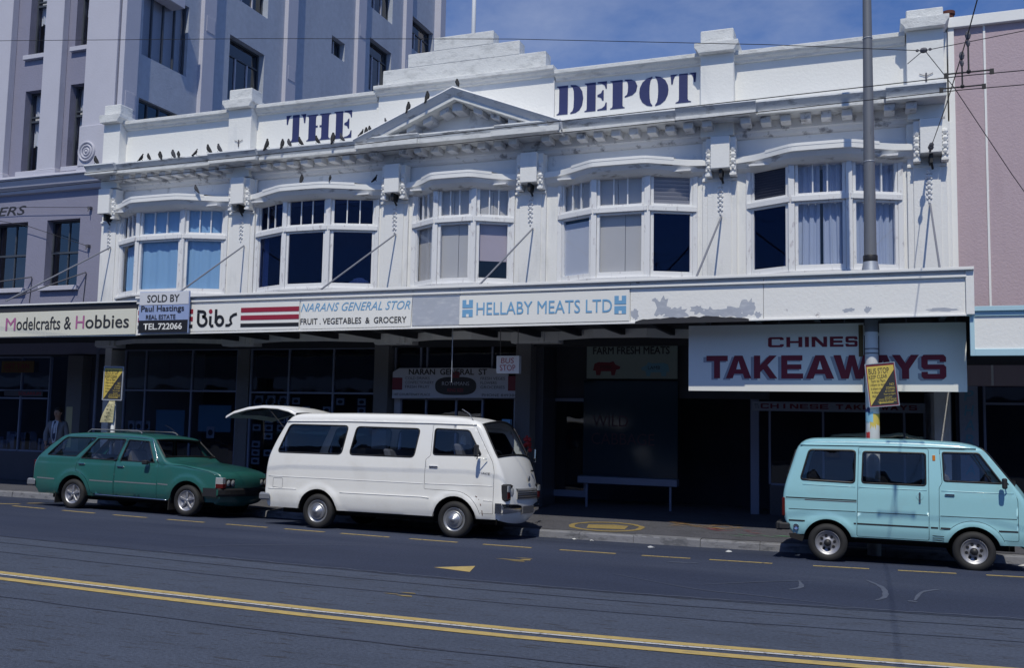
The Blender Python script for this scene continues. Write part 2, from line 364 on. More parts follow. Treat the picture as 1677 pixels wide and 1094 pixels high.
for y, w, xa, xb in [(9.86, .035, -30, 20), (9.25, .03, -30, 20), (7.18, .035, -30, 20), (10.30, .03, -14, 12)]:
    rstrip('tar_seam', 'tar', y, y + w * .7, xa, xb, .003, n=120, wob=.012)
rstrip('patch_edge', 'scuff', 10.37, 10.40, -9, 3, .0035, n=90, wob=.03)
MB().add([(-5.16, 11.02, .004), (-4.62, 10.9, .004), (-4.74, 11.36, .004)], [(0, 1, 2)]).build('arrow_mark', 'road_yellow', road)
wm = MB()
for cx, cy, sx, sy in [(-4.55, 12.10, .22, .03), (-4.42, 12.3, .13, .02), (-4.36, 12.18, .08, .06), (-4.42, 12.02, .12, .025), (-4.62, 9.16, .10, .03), (-4.66, 9.32, .10, .02), (-4.8, 9.2, .10, .014)]:
    wm.add([(cx - sx, cy, .004), (cx, cy - sy, .004), (cx + sx, cy - sy * .6, .004), (cx + sx * .7, cy + sy, .004), (cx - sx * .3, cy + sy * .8, .004)], [(0, 1, 2, 3, 4)])
wm.build('worn_mark', 'worn_yellow', road)
# curved tyre scuffs and spilt paint on the road in front of the blue van
def curl(pts, w, mt, nm):
    b = MB(); g = []; P = [Vector((x, y, 0)) for x, y in pts]
    Q = []
    for i in range(len(P) - 1):
        a = P[max(i - 1, 0)]; p = P[i]; q = P[i + 1]; d = P[min(i + 2, len(P) - 1)]
        for k in range(6):
            t = k / 6; Q.append(.5 * ((2 * p) + (-a + q) * t + (2 * a - 5 * p + 4 * q - d) * t * t + (-a + 3 * p - 3 * q + d) * t ** 3))
    Q.append(P[-1])
    for i, p in enumerate(Q):
        t = (Q[min(i + 1, len(Q) - 1)] - Q[max(i - 1, 0)]).normalized(); n = Vector((-t.y, t.x, 0)); ww = w * (.35 + .65 * math.sin(math.pi * i / (len(Q) - 1))) * random.uniform(.6, 1.1)
        g.append([tuple(p + n * ww + Vector((0, 0, .005))), tuple(p - n * ww + Vector((0, 0, .005)))])
    return b.rows(g).build(nm, mt, road)
for pts, w in [([(-.86, 12.2), (-.80, 11.7), (-.92, 11.45)], .03), ([(-.1, 12.6), (.08, 12.1), (.1, 11.5), (0, 11.2)], .035), ([(.70, 12.3), (.5, 12.0), (.40, 11.4)], .03), ([(.33, 11.35), (.42, 11.3)], .05), ([(-1.9, 11.3), (-1.2, 11.9), (-.6, 12.3)], .014),
               ([(-3.0, 11.6), (-1.9, 11.0), (-1.2, 10.9), (-.2, 10.7)], .014), ([(-9.1, 10.9), (-8.4, 11.6), (-7.0, 12.4)], .014), ([(-2.6, 12.9), (-2.2, 13.0)], .04)]:
    curl(pts, w, 'scuff', 'tyre_scuff')
# kerb stones
kb = tag(bpy.data.objects.new('kerb', None), 'worn concrete kerb along the shaded pavement', None, None, 'structure'); COL.objects.link(kb); WL[kb] = Vector((0, 0, 0))
x = -21.0; KT = .012
def kerbtop(x): return KT
stone = 0
while x < 6:
    ln = random.choice((.92, 1.0, 1.08)); a, c = x + .004, x + ln - .004; t = random.uniform(-.006, .004)
    ya, yc = KY + bend(a), KY + bend(c); j = random.uniform(-.008, .008)
    b = MB(); P = []
    for (xx, yy) in ((a, ya + j), (c, yc + j)):
        P += [(xx, yy, GUT - .02), (xx, yy + .012, KT + t - .02), (xx, yy + .035, KT + t), (xx, yy + .19, KT + t + .002), (xx, yy + .19, GUT - .02)]
    b.add(P, [(0, 5, 6, 1), (1, 6, 7, 2), (2, 7, 8, 3), (0, 1, 2, 3, 4), (9, 8, 7, 6, 5), (3, 8, 9, 4)]); b.build('kerb_stone', 'kerb', kb)
    x += ln
for xa, xb in ((-60, -21), (x, 60)):
    n = 20; g = [[(xa + (xb - xa) * i / n, KY + bend(xa + (xb - xa) * i / n) + d, h) for d, h in ((0, GUT - .02), (.02, KT), (.19, KT), (.19, GUT))] for i in range(n + 1)]
    MB().rows(g).build('kerb_run', 'kerb', kb)
def pz(y, x=0): return KT + (y - KY) * .022
pv = MB(); pv.rows([[(x, (KY + bend(x) + .185) if y is None else y, pz(KY + .2) if y is None else pz(y)) for y in (None, 17.2, 18.4, 20.6)] for x in XS])
pv = tag(pv.build('pavement', 'pavement'), 'grey asphalt footpath running under the shop awning', None, None, 'structure')
def pmark(name, pts, mt): return MB().add([(x, y, pz(y) + .006) for x, y in pts], [tuple(range(len(pts)))]).build(name, mt, pv)
ring = MB(); g = []
for i in range(41):
    q = 2 * math.pi * i / 40 + .2; w = random.uniform(-.015, .015)
    g.append([(-4.36 + (.66 + w) * math.cos(q), 16.33 + (.62 + w) * math.sin(q), 0), (-4.36 + (.56 + w) * math.cos(q), 16.33 + (.52 + w) * math.sin(q), 0)])
g = [[(p[0], p[1], pz(p[1]) + .006) for p in r] for r in g]
ring.rows(g).build('painted_circle', 'worn_yellow', pv)
pmark('painted_square', [(-4.72, 16.45), (-4.3, 16.62), (-4.02, 16.55), (-3.98, 16.1), (-4.62, 16.0)], 'worn_yellow')
rnd = random.Random(3)
for col, x0, x1, y0, y1, n in [('chalk_orange', -3.4, -2.2, 16.9, 17.55, 55), ('chalk_green', -2.15, -1.3, 16.1, 16.5, 7), ('chalk_red', -2.7, -1.8, 16.6, 16.95, 12), ('chalk_red', -.9, .4, 15.95, 16.5, 10), ('chalk_green', -1.3, -.2, 16.4, 16.7, 6)]:
    b = MB()
    for i in range(n):
        cx, cy = rnd.uniform(x0, x1), rnd.uniform(y0, y1); a = rnd.uniform(-.5, .5); l, w = rnd.uniform(.06, .22), rnd.uniform(.008, .025)
        c, s_ = math.cos(a), math.sin(a); z = pz(cy) + .007 + .0002 * i
        b.add([(cx + u * c - v * s_, cy + u * s_ + v * c, z) for u, v in ((-l, 0), (0, -w), (l, 0), (0, w))], [(0, 1, 2, 3)])
    tag(b.build('chalk_drawing', col, pv), None, None, None, 'stuff')
# ------------------------------------------------------------------ the white two-storey building
W0 = 18.0
dep = empty('commercial_building', (-8, W0, 0), 'white two-storey commercial building with a pediment and THE DEPOT painted on its parapet', 'building')
XL, XR = -17.6, 1.33
# bay window: left jamb, two mullions, right jamb
BAYS = [(-16.98, -16.10, -14.80, -13.90), (-13.04, -12.04, -10.94, -9.96), (-9.07, -8.38, -7.53, -6.83), (-5.82, -5.0, -3.95, -3.11), (-2.12, -1.32, -.34, .51)]
PIL = [(-17.28, -17.56, -16.98), (-13.43, -13.78, -13.10), (-9.50, -9.85, -9.20), (-6.42, -6.76, -6.10), (-2.63, -2.97, -2.33), (.97, .62, 1.26)]
OPEN = [(b[0], b[3]) for b in BAYS]
w = MB(); x = XL
for a, c in OPEN + [(XR, XR)]:
    w.box(x, a, W0, W0 + .3, 3.4, 6.62); x = c
w.box(XL, XR, W0 - .001, W0 + .3, 6.62, 7.24)
w.build('wall', 'frieze_paint', dep)
# the wall face between the windows is cleaner paint, applied as 4 cm rendered panels
x = XL
for a, c in OPEN + [(XR, XR)]:
    if a - x > .05: MB().box(x, a, W0 - .04, W0, 3.42, 6.60).build('wall_panel', 'white_paint', dep, bevel=.004)
    x = c
YF = 17.57
def facet(A, B):
    A, B = Vector((A[0], A[1], 0)), Vector((B[0], B[1], 0)); u = (B - A); ln = u.length; u = u / ln; n = Vector((u.y, -u.x, 0))
    return A, u, n, ln
def fbox(mb, F, u0, u1, n0, n1, z0, z1):
    A, u, n, ln = F; c = A + u * ((u0 + u1) / 2) + n * ((n0 + n1) / 2) + Vector((0, 0, (z0 + z1) / 2))
    mb.obox(c, u, n, (0, 0, 1), (u1 - u0) / 2, abs(n1 - n0) / 2, (z1 - z0) / 2)
ZS, ZLB, ZLT, ZT0, ZT1, ZUB, ZUT, ZH = 4.55, 4.71, 5.82, 5.86, 5.96, 6.01, 6.56, 6.62
# what is behind each light: (lower, upper)
INFILL = [[('blue_low', 'grey'), ('blue', 'blue'), ('blue', 'blue')], [(None, None), (None, None), (None, None)], [('beige', 'beige'), ('beige', 'beige'), ('pink_part', 'beige')],
          [('white', 'beige'), ('beige', 'beige'), (None, 'slats')], [(None, 'louvre'), ('curtain', 'curtain'), ('curtain', 'curtain')]]
for bi, (l, m1, m2, r_) in enumerate(BAYS):
    P = [(l, 17.97), (m1, YF), (m2, YF), (r_, 17.97)]
    ap = MB()
    for i in range(3):
        F = facet(P[i], P[i + 1]); fbox(ap, F, 0, F[3], -.05, 0, 3.45, ZS)
    ap.build('window_apron', 'white_paint', dep)
    for i, (px, py) in enumerate(P):
        hw = .055 if i in (1, 2) else .045
        MB().box(px - hw, px + hw, py - .05, py + .08, ZS + .05, ZH).build('corner_post', 'frame_paint', dep, bevel=.006)
    for i in range(3):
        F = facet(P[i], P[i + 1]); ln = F[3]; e = .06
        fr = MB()
        fbox(fr, F, -.02, ln + .02, -.06, .09, ZS, ZS + .05)                # sill
        fbox(fr, F, e, ln - e, -.05, .02, ZS + .05, ZLB)                     # bottom rail
        for u0_, u1_ in ((e, e + .055), (ln - e - .055, ln - e)):
            fbox(fr, F, u0_, u1_, -.05, .02, ZLB, ZLT); fbox(fr, F, u0_, u1_, -.05, .015, ZUB, ZUT)
        fbox(fr, F, e, ln - e, -.05, .02, ZLT, ZT0 + .002)
        fbox(fr, F, .0, ln, -.05, .075, ZT0 + .002, ZT1)                          # transom moulding
        fbox(fr, F, e, ln - e, -.05, .03, ZT1, ZUB); fbox(fr, F, e, ln - e, -.05, .015, ZUT, ZH)
        wn = fr.build('window', 'frame_paint', dep, bevel=.004)
        lo, upf = INFILL[bi][i]
        pu0, pu1 = e + .055, ln - e - .055
        g = MB(); fbox(g, F, pu0, pu1, -.014, -.010, ZLB, ZLT); g.build('pane', 'glass' if lo else 'tint_glass', wn)
        if upf in ('slats', 'louvre'):
            sm = MB(); ns = 7 if upf == 'slats' else 11
            for k in range(ns):
                z = ZUB + (ZUT - ZUB) * (k + .5) / ns; A, u, n, _ = F; c = A + u * ((pu0 + pu1) / 2) + n * -.03 + Vector((0, 0, z)); hz = (ZUT - ZUB) / ns * .55
                nn = (n * .9 - Vector((0, 0, .45))).normalized(); sm.obox(c, u, nn, u.cross(nn), (pu1 - pu0) / 2, .006, hz)
            sm.build('louvre_blades', 'blind_grey' if upf == 'slats' else 'louvre', wn)
        else:
            nb = 3
            for k in range(nb):
                a = pu0 + (pu1 - pu0) * k / nb; c = pu0 + (pu1 - pu0) * (k + 1) / nb
                g = MB(); fbox(g, F, a + .012, c - .012, -.014, -.010, ZUB, ZUT); g.build('pane', 'glass' if upf else 'tint_glass', wn)
                if k: g = MB(); fbox(g, F, a - .012, a + .012, -.03, .012, ZUB, ZUT); g.build('glazing_bar', 'frame_paint', wn)
        def back(z0, z1, mt, nm, uu0=pu0 - .05, uu1=pu1 + .05, d=-.09):
            if nm == 'blind' and mt == 'blind_blue':      # hanging cloth, gently rippled
                A, u, n, _ = F; ph = random.uniform(0, 6)
                MB().rows([[tuple(A + u * (uu0 + (uu1 - uu0) * k / 40) + n * (d - .012 * math.sin(k * .45 + ph + z * .8) - .006 * math.sin(k * 1.1 + ph)) + Vector((0, 0, z))) for k in range(41)] for z in (z0, z0 + (z1 - z0) * .33, z0 + (z1 - z0) * .66, z1)]).build(nm, mt, wn, smooth=True); return
            if nm == 'blind' and mt == 'blind_beige':     # two boards with a gap between them
                um = uu0 + (uu1 - uu0) * random.choice((.42, .5, .58))
                for q0, q1, dd in ((uu0, um - .004, 0), (um + .004, uu1, -.007)):
                    g = MB(); fbox(g, F, q0, q1, d - .012 + dd, d + dd, z0, z1); g.build(nm, mt, wn)
                return
            g = MB(); fbox(g, F, uu0, uu1, d - .012, d, z0, z1); g.build(nm, mt, wn)
        if lo == 'blue': back(ZLB - .04, ZLT + .03, 'blind_blue', 'blind')
        if lo == 'blue_low': back(ZLB - .04, ZLT - .02, 'blind_blue', 'blind', pu0 + .08, pu0 + (pu1 - pu0) * .62)
        if lo == 'beige': back(ZLB - .04, ZLT + .03, 'blind_beige', 'blind')
        if lo == 'white': back(ZLB - .04, ZLT - .06, 'board_white', 'board', d=-.04)
        if lo == 'pink_part': back(ZLB + .36, ZLT + .03, 'board_pink', 'board')
        if upf == 'blue': back(ZUB - .03, ZUT + .04, 'blind_blue', 'blind')
        if upf in ('beige', 'grey'): back(ZUB - .03, ZUT + .04, 'blind_grey' if upf == 'grey' else 'blind_beige', 'blind')
        if bi == 1 and i == 0:
            A, u, n, _ = F
            MB().rows([[tuple(A + u * (pu0 - .03 + .26 * k / 8) + n * (-.10 - .02 * math.sin(k * 1.3)) + Vector((0, 0, z))) for k in range(9)] for z in (ZLB - .04, ZLT + .03)]).build('curtain', 'board_white', wn, smooth=True)
        if lo == 'curtain':
            A, u, n, _ = F; g = []
            ph = random.uniform(0, 6)
            for z in (ZLB - .06, ZT0, ZUT + .05):
                row = []
                for k in range(60):
                    t = k / 59; uu = pu0 - .05 + (pu1 - pu0 + .1) * t
                    if i == 1: uu += .035 * math.tanh((t - .5) * 9) * (1 if z < 5 else .5)
                    q = -.13 - .028 * math.sin(t * 42 + ph) - .014 * math.sin(t * 97 + ph * 2)
                    p = A + u * uu + n * q; row.append((p.x, p.y, z))
                g.append(row)
            if i == 1:
                cm = MB(); cm.rows([r[:30] for r in g]); cm.build('curtain', 'curtain', wn, smooth=True)
                cm = MB(); cm.rows([[(p[0] + .035, p[1], p[2]) for p in r[30:]] for r in g]); cm.build('curtain', 'curtain', wn, smooth=True)
            else: MB().rows(g).build('curtain', 'curtain', wn, smooth=True)
        if bi == 4 and i == 0:
            A, u, n, _ = F; g = []
            for z in (ZLB - .04, 5.3, ZLT):
                o_ = .16 if z < 5 else (.10 if z < 5.5 else .04)
                g.append([tuple((A + u * (pu1 + .03 - o_ * (1 - k / 6)) + n * (-.12 - .02 * math.sin(k * 1.7))) + Vector((0, 0, z))) for k in range(7)])
            MB().rows(g).build('curtain', 'curtain', wn, smooth=True)
    # hood above the bay
    nodes_ = [(l - .30, 17.80), (l + .02, 17.74), (l + .32, 17.58), (m1 - .05, 17.28), (m1 + .12, 17.24), (m2 - .1, 17.24), (m2 + .08, 17.28), (r_ - .32, 17.56), (r_ - .02, 17.72), (r_ + .26, 17.78)]
    pl = []
    for i in range(len(nodes_) - 1):
        a = nodes_[max(i - 1, 0)]; p = nodes_[i]; q = nodes_[i + 1]; d = nodes_[min(i + 2, len(nodes_) - 1)]
        for k in range(4):
            t = k / 4; pl.append(tuple(.5 * (2 * p[j] + (-a[j] + q[j]) * t + (2 * a[j] - 5 * p[j] + 4 * q[j] - d[j]) * t * t + (-a[j] + 3 * p[j] - 3 * q[j] + d[j]) * t ** 3) for j in (0, 1)))
    pl.append(nodes_[-1])
    for _ in range(5): pl = [pl[0]] + [tuple((pl[i - 1][j] + 2 * pl[i][j] + pl[i + 1][j]) / 4 for j in (0, 1)) for i in range(1, len(pl) - 1)] + [pl[-1]]
    hd = MB(); hd.rows([[(px, 17.99, 6.90), (px, py + .03, 6.825), (px, py, 6.82), (px, py, 6.715), (px, py + .035, 6.70), (px, min(17.98, py + .09), 6.62), (px, min(17.985, py + .17), 6.565), (px, min(17.99, py + .24), 6.535), (px, 17.995, 6.53)] for px, py in pl])
    e0, e1 = pl[0], pl[-1]
    hd.add([(e0[0], e0[1], 6.8), (e0[0], e0[1], 6.72), (e0[0], 17.99, 6.53), (e0[0], 17.99, 6.9)], [(0, 1, 2, 3)]); hd.add([(e1[0], e1[1], 6.8), (e1[0], e1[1], 6.72), (e1[0], 17.99, 6.53), (e1[0], 17.99, 6.9)], [(3, 2, 1, 0)])
    ho = hd.build('window_hood', 'hood_paint', dep)
    MB().rows([[(px, py + .02, 6.828), (px, py - .006, 6.826), (px, py - .006, 6.712)] for px, py in pl]).build('hood_lip', 'fascia_clean', ho)
    fl = MB(); q = [p for p in pl if l + .28 < p[0] < r_ - .3]
    fl.rows([[(px, 17.985, 6.92), (px, py - .010, 6.853), (px, py - .012, 6.80), (px, py + .01, 6.795)] for px, py in q])
    fl.build('hood_flashing', 'fascia_clean', ho)
    hb = MB(); hb.box(l + .04, r_ - .04, 17.62, 17.98, 6.60, 6.635); hb.build('window_head', 'hood_paint', dep)
# dark rooms behind the windows
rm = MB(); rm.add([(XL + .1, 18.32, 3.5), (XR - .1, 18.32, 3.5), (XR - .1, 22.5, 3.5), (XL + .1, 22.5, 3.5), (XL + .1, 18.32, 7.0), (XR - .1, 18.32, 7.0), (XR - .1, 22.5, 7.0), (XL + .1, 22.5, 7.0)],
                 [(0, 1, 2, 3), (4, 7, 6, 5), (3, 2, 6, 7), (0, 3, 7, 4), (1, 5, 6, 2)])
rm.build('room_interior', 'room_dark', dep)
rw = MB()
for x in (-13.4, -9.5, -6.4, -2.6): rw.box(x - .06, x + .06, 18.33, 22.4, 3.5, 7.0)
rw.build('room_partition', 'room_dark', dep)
# pilasters with console, carved drops
for pi, (c, a, b_) in enumerate(PIL):
    p = MB(); p.box(a, b_, 17.90, W0 - .04, 3.42, 7.22); p.box(a + .10, b_ - .10, 17.875, 17.90, 3.42, 6.50)
    p.box(a + .0, b_ - .0, 17.86, 17.90, 6.42, 6.47)
    po = p.build('pilaster', 'white_paint', dep, bevel=.006)
    cc = c + .03
    k = MB(); k.box(cc - .175, cc + .175, 17.60, 17.90, 6.60, 7.21);  ko = k.build('console', 'white_paint', dep, bevel=.008)
    for s_ in (-1, 1):
        if pi == 0 and s_ < 0: continue
        sb = MB(); x0 = cc + s_ * .225; sb.box(x0 - .05, x0 + .05, 17.70, 17.90, 6.52, 7.20); sb.box(x0 - .06, x0 + .06, 17.68, 17.9, 6.48, 6.52)
        for j in range(4): sb.ball((x0, 17.69, 6.98 - .115 * j), .052 if j < 3 else .04, 8, sy=.9, sz=1.15); sb.ball((x0 - .035, 17.69, 6.93 - .115 * j), .026, 6); sb.ball((x0 + .035, 17.69, 6.93 - .115 * j), .026, 6)
        sb.build('carved_scroll', 'white_paint', ko)
    dr = MB(); xd = c
    for j in range(6):
        sc = 1 - .06 * j
        dr.ball((xd, 17.865, 6.33 - .088 * j), .042 * sc, 8, sz=1.2); dr.ball((xd - .042 * sc, 17.87, 6.30 - .088 * j), .024, 6); dr.ball((xd + .042 * sc, 17.87, 6.30 - .088 * j), .024, 6)
    dr.ball((xd, 17.87, 5.80), .022, 6, sz=2); dr.build('carved_drop', 'frieze_paint', po)
    ir = MB(); ir.box(cc - .03, cc + .03, 17.66, 17.90, 6.44, 6.60); ir.tube([(cc, 17.7, 6.5), (cc + .03, 17.82, 6.36)], .02); ir.build('iron_bracket', 'wire', ko)
STAYS = [((-17.2, 17.86, 5.82), (-17.55, 15.3, 4.2)), ((-13.33, 17.86, 5.68), (-13.0, 15.28, 4.2)), ((-9.46, 17.86, 5.75), (-9.72, 15.35, 4.2)), ((-6.36, 17.86, 5.71), (-6.42, 15.28, 4.2)), ((-2.61, 17.86, 5.74), (-2.64, 15.3, 4.2)), ((.98, 17.86, 5.76), (.96, 15.35, 4.2))]
for a, b_ in STAYS: MB().tube([a, b_], .018).build('stay_rod', 'rod', dep)
# cornice with breaks over the pilasters
def cprof(o): return [(17.99, 7.775), (17.37 - o, 7.735), (17.36 - o, 7.705), (17.385 - o, 7.68), (17.43 - o, 7.62), (17.465 - o, 7.575), (17.465 - o, 7.565), (17.455 - o, 7.56), (17.455 - o, 7.505), (17.47 - o, 7.50), (17.86 - o, 7.50)]
BR = [(-17.6, -16.72), (-14.0, -12.72), (-10.1, -8.72), (-7.02, -5.72), (-3.38, -1.92), (.28, 1.24)]
segs = []; x = XL
for a, c in BR:
    if a > x + .01: segs.append((x, a, 0))
    segs.append((a, c, .09)); x = c
for a, c, o in segs:
    pr = cprof(o); mb = MB(); mb.prism(pr + [(17.99, 7.50)], a, c, 'x'); 
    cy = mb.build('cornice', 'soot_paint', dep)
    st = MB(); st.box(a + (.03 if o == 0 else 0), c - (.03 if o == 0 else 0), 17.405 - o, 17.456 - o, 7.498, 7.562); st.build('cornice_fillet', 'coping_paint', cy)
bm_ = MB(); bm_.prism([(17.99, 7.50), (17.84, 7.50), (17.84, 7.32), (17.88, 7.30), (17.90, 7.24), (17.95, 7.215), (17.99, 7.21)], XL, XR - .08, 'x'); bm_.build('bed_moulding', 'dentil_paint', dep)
x = -17.35
while x < 1.2:
    brk = any(a - .02 < x + .09 < c + .02 for a, c in BR); o = .07 if brk else 0
    if not any(abs(x + .09 - (p[0] + .03)) < .16 for p in PIL):
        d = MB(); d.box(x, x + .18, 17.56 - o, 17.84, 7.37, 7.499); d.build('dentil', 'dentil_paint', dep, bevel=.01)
    x += .352

# white bundle left on the sill of the second bay, right light
b = MB()
for dx, r_, h in ((0, .13, .9), (.13, .10, .7), (-.12, .09, .6), (.05, .11, 1.1)): b.ball((-10.40 + dx, 17.98, 4.74), r_, 10, sz=h, sx=1.3)
tag(rehome(b.build('bundle', 'board_white', smooth=True)), 'crumpled white bundle lying inside the right light of the second bay window', 'bundle')
for x_, y_, z_ in ((-13.52, 17.745, 8.06), (.95, 17.745, 8.0)):
    b = MB(); b.tube([(x_, y_, z_ - .09), (x_, y_, z_ + .07)], .014); b.tube([(x_ - .11, y_, z_ + .06), (x_, y_, z_ + .01), (x_ + .11, y_, z_ + .06)], .006); b.build('wall_anchor', 'iron', dep)
# pediment over the middle bay
PA, PB, PC = (-10.2, 0), (-7.92, .905), (-5.62, 0)
def rake(prof, ends=True):
    mb = MB(); k = len(prof); g = []
    for (x, dz) in (PA, PB, PC): g.append([(x, y, z + dz) for y, z in prof])
    mb.rows(g); 
    mb.add(g[0], [tuple(range(k))]); mb.add(g[2], [tuple(range(k))[::-1]]); return mb
pd = rake([(17.99, 7.76), (17.22, 7.71), (17.20, 7.68), (17.24, 7.63), (17.30, 7.56), (17.33, 7.52), (17.33, 7.50), (17.99, 7.50)]).build('pediment', 'hood_paint', dep)
rake([(17.32, 7.535), (17.312, 7.53), (17.312, 7.46), (17.34, 7.452), (17.85, 7.452), (17.85, 7.535)]).build('raking_fillet', 'coping_paint', pd)
ty = MB(); ty.prism([(-9.95, 7.55), (-5.85, 7.55), (-7.92, 8.34)], 17.83, 17.99); ty.build('tympanum', 'frieze_paint', pd)
rb = MB()
def rk(x): return (.905 * (x - PA[0]) / (PB[0] - PA[0])) if x < PB[0] else (.905 * (PC[0] - x) / (PC[0] - PB[0]))
for x in [-9.45, -9.07, -8.69, -8.31, -7.55, -7.17, -6.79, -6.41]:
    d = MB(); z0, z1 = rk(x), rk(x + .2)
    d.add([(x, 17.45, 7.34 + z0), (x + .2, 17.45, 7.34 + z1), (x + .2, 17.83, 7.34 + z1), (x, 17.83, 7.34 + z0), (x, 17.45, 7.455 + z0), (x + .2, 17.45, 7.455 + z1), (x + .2, 17.83, 7.455 + z1), (x, 17.83, 7.455 + z0)],
          [(0, 3, 2, 1), (4, 5, 6, 7), (0, 1, 5, 4), (1, 2, 6, 5), (2, 3, 7, 6), (3, 0, 4, 7)]); d.build('dentil', 'dentil_paint', pd, bevel=.01)
d = MB(); d.box(-8.03, -7.8, 17.45, 17.83, 8.16, 8.34); d.build('dentil', 'dentil_paint', pd, bevel=.01)
bs = MB(); bs.box(-10.14, -5.70, 17.255, 17.98, 7.492, 7.577); bs.box(-10.16, -8.70, 17.22, 17.26, 7.49, 7.60); bs.box(-7.06, -5.64, 17.22, 17.26, 7.49, 7.60); bs.build('pediment_base', 'coping_paint', pd)
# parapet, piers, coping
pp = MB(); pp.box(XL, -10.02, W0, W0 + .28, 7.24, 8.86); pp.box(-5.98, XR - .03, W0, W0 + .28, 7.24, 8.86); pp.box(-10.02, -5.98, 17.94, W0 + .3, 7.26, 9.0); pp.build('parapet', 'parapet_paint', dep)
def coping(x0, x1, zt, yf=17.99, nm='coping', d=.17, el=0, er=0):
    pr = [(yf + .30, zt), (yf - d + .02, zt - .01), (yf - d, zt - .02), (yf - d, zt - .095), (yf - d + .03, zt - .10), (yf - d + .055, zt - .135), (yf - .06, zt - .17), (yf - .04, zt - .205), (yf + .0, zt - .21), (yf + .3, zt - .21)]
    mb = MB(); mb.prism(pr, x0, x1, 'x'); return mb.build(nm, 'coping_paint', dep, bevel=.004)
coping(-17.0, -13.82, 8.93); coping(-13.2, -10.06, 8.955); coping(-10.08, -5.96, 9.055, 17.94, d=.16); coping(-5.95, -3.0, 8.96); coping(-2.38, .62, 8.91)
for a, c in ((-17.52, -17.02), (-13.83, -13.21), (-2.99, -2.37), (.64, 1.24)):
    p = MB(); p.box(a, c, 17.76, W0 + .28, 7.26, 8.86); po = p.build('parapet_pier', 'parapet_paint', dep, bevel=.005)
    k = MB(); o1, o2 = (.10, .10)
    if c > 1: o2 = .09
    if a < -17: o1 = .04
    k.prism([(a - o1, 9.055), (a - o1, 8.97), (a - o1 * .6, 8.93), (a - o1 * .2, 8.86), (c + o2 * .2, 8.86), (c + o2 * .6, 8.93), (c + o2, 8.97), (c + o2, 9.055)], 17.62, W0 + .32)
    k.build('pier_cap', 'coping_paint', po, bevel=.006)
    k = MB(); zt = 9.24 if c > 1 else 9.33
    k.box(a + .0, c - .0, 17.74, W0 + .16, 9.055, zt); k.build('pier_block', 'coping_paint', po, bevel=.015)
for x0, x1, z0, z1 in [(-9.93, -6.17, 9.05, 9.41), (-9.33, -6.75, 9.41, 9.71), (-8.72, -7.34, 9.71, 10.0)]:
    MB().box(x0, x1, 17.93, 18.25, z0, z1).build('stepped_block', 'coping_paint', dep, bevel=.01)
# building mass behind the front: roof and end walls
bk = MB(); bk.box(XL + .3, XR - .2, W0 + .29, 34, 7.0, 7.15); bk.build('roof', 'room_dark', dep)
bk = MB(); bk.box(XR - .32, XR - .06, W0 + .3, 34, 0, 8.6); bk.box(XL + .0, XL + .2, W0 + .3, 34, 0, 8.0); bk.box(XL + .2, XR - .32, 33.8, 34, 0, 7.0); bk.build('side_wall', 'white_paint', dep)
# stencilled letters
GL = {
 'T': [[(0, 1), (.28, 1), (.17, .94), (.12, .84), (.09, .68), (.03, .67)], [(1, 1), (.72, 1), (.83, .94), (.88, .84), (.91, .68), (.97, .67)], [(.33, 1), (.67, 1), (.67, .13), (.70, .06), (.80, .03), (.80, 0), (.20, 0), (.20, .03), (.30, .06), (.33, .13)]],
 'H': [[(0, 1), (.46, 1), (.46, .97), (.40, .95), (.38, .88), (.38, .57), (.46, .57), (.46, .50), (.38, .50), (.38, .12), (.40, .05), (.46, .03), (.46, 0), (0, 0), (0, .03), (.06, .05), (.08, .12), (.08, .88), (.06, .95), (0, .97)]],
 'E': [[(0, 1), (.50, 1), (.50, 0), (0, 0), (0, .03), (.08, .05), (.1, .12), (.1, .88), (.08, .95), (0, .97)], [(.58, 1), (1, 1), (1, .74), (.95, .74), (.90, .86), (.78, .93), (.58, .96)], [(.58, .55), (.74, .60), (.80, .70), (.86, .70), (.86, .34), (.80, .34), (.74, .44), (.58, .49)], [(.58, .04), (.78, .07), (.90, .14), (.95, .26), (1, .26), (1, 0), (.58, 0)]],
 'D': [[(0, 1), (.42, 1), (.42, 0), (0, 0), (0, .03), (.07, .05), (.09, .12), (.09, .88), (.07, .95), (0, .97)], [(.52, 1), (.72, .98), (.86, .90), (.96, .74), (1, .5), (.96, .26), (.86, .10), (.72, .02), (.52, 0), (.52, .04), (.6, .09), (.64, .22), (.65, .5), (.64, .78), (.6, .91), (.52, .96)]],
 'P': [[(0, 1), (.46, 1), (.46, .10), (.48, .05), (.54, .03), (.54, 0), (0, 0), (0, .03), (.07, .05), (.09, .12), (.09, .88), (.07, .95), (0, .97)], [(.54, 1), (.78, .98), (.93, .90), (1, .74), (.96, .55), (.82, .43), (.54, .37), (.54, .41), (.62, .46), (.65, .56), (.66, .74), (.65, .86), (.62, .93), (.54, .96)]],
 'O': [[(.45, 1), (.27, .96), (.11, .84), (.02, .66), (0, .5), (.02, .34), (.11, .16), (.27, .04), (.45, 0), (.45, .04), (.39, .12), (.36, .28), (.35, .5), (.36, .72), (.39, .88), (.45, .96)]]}
for g_ in ('H', 'O'): GL[g_].append([(1 - x, y) for x, y in GL[g_][0]][::-1])
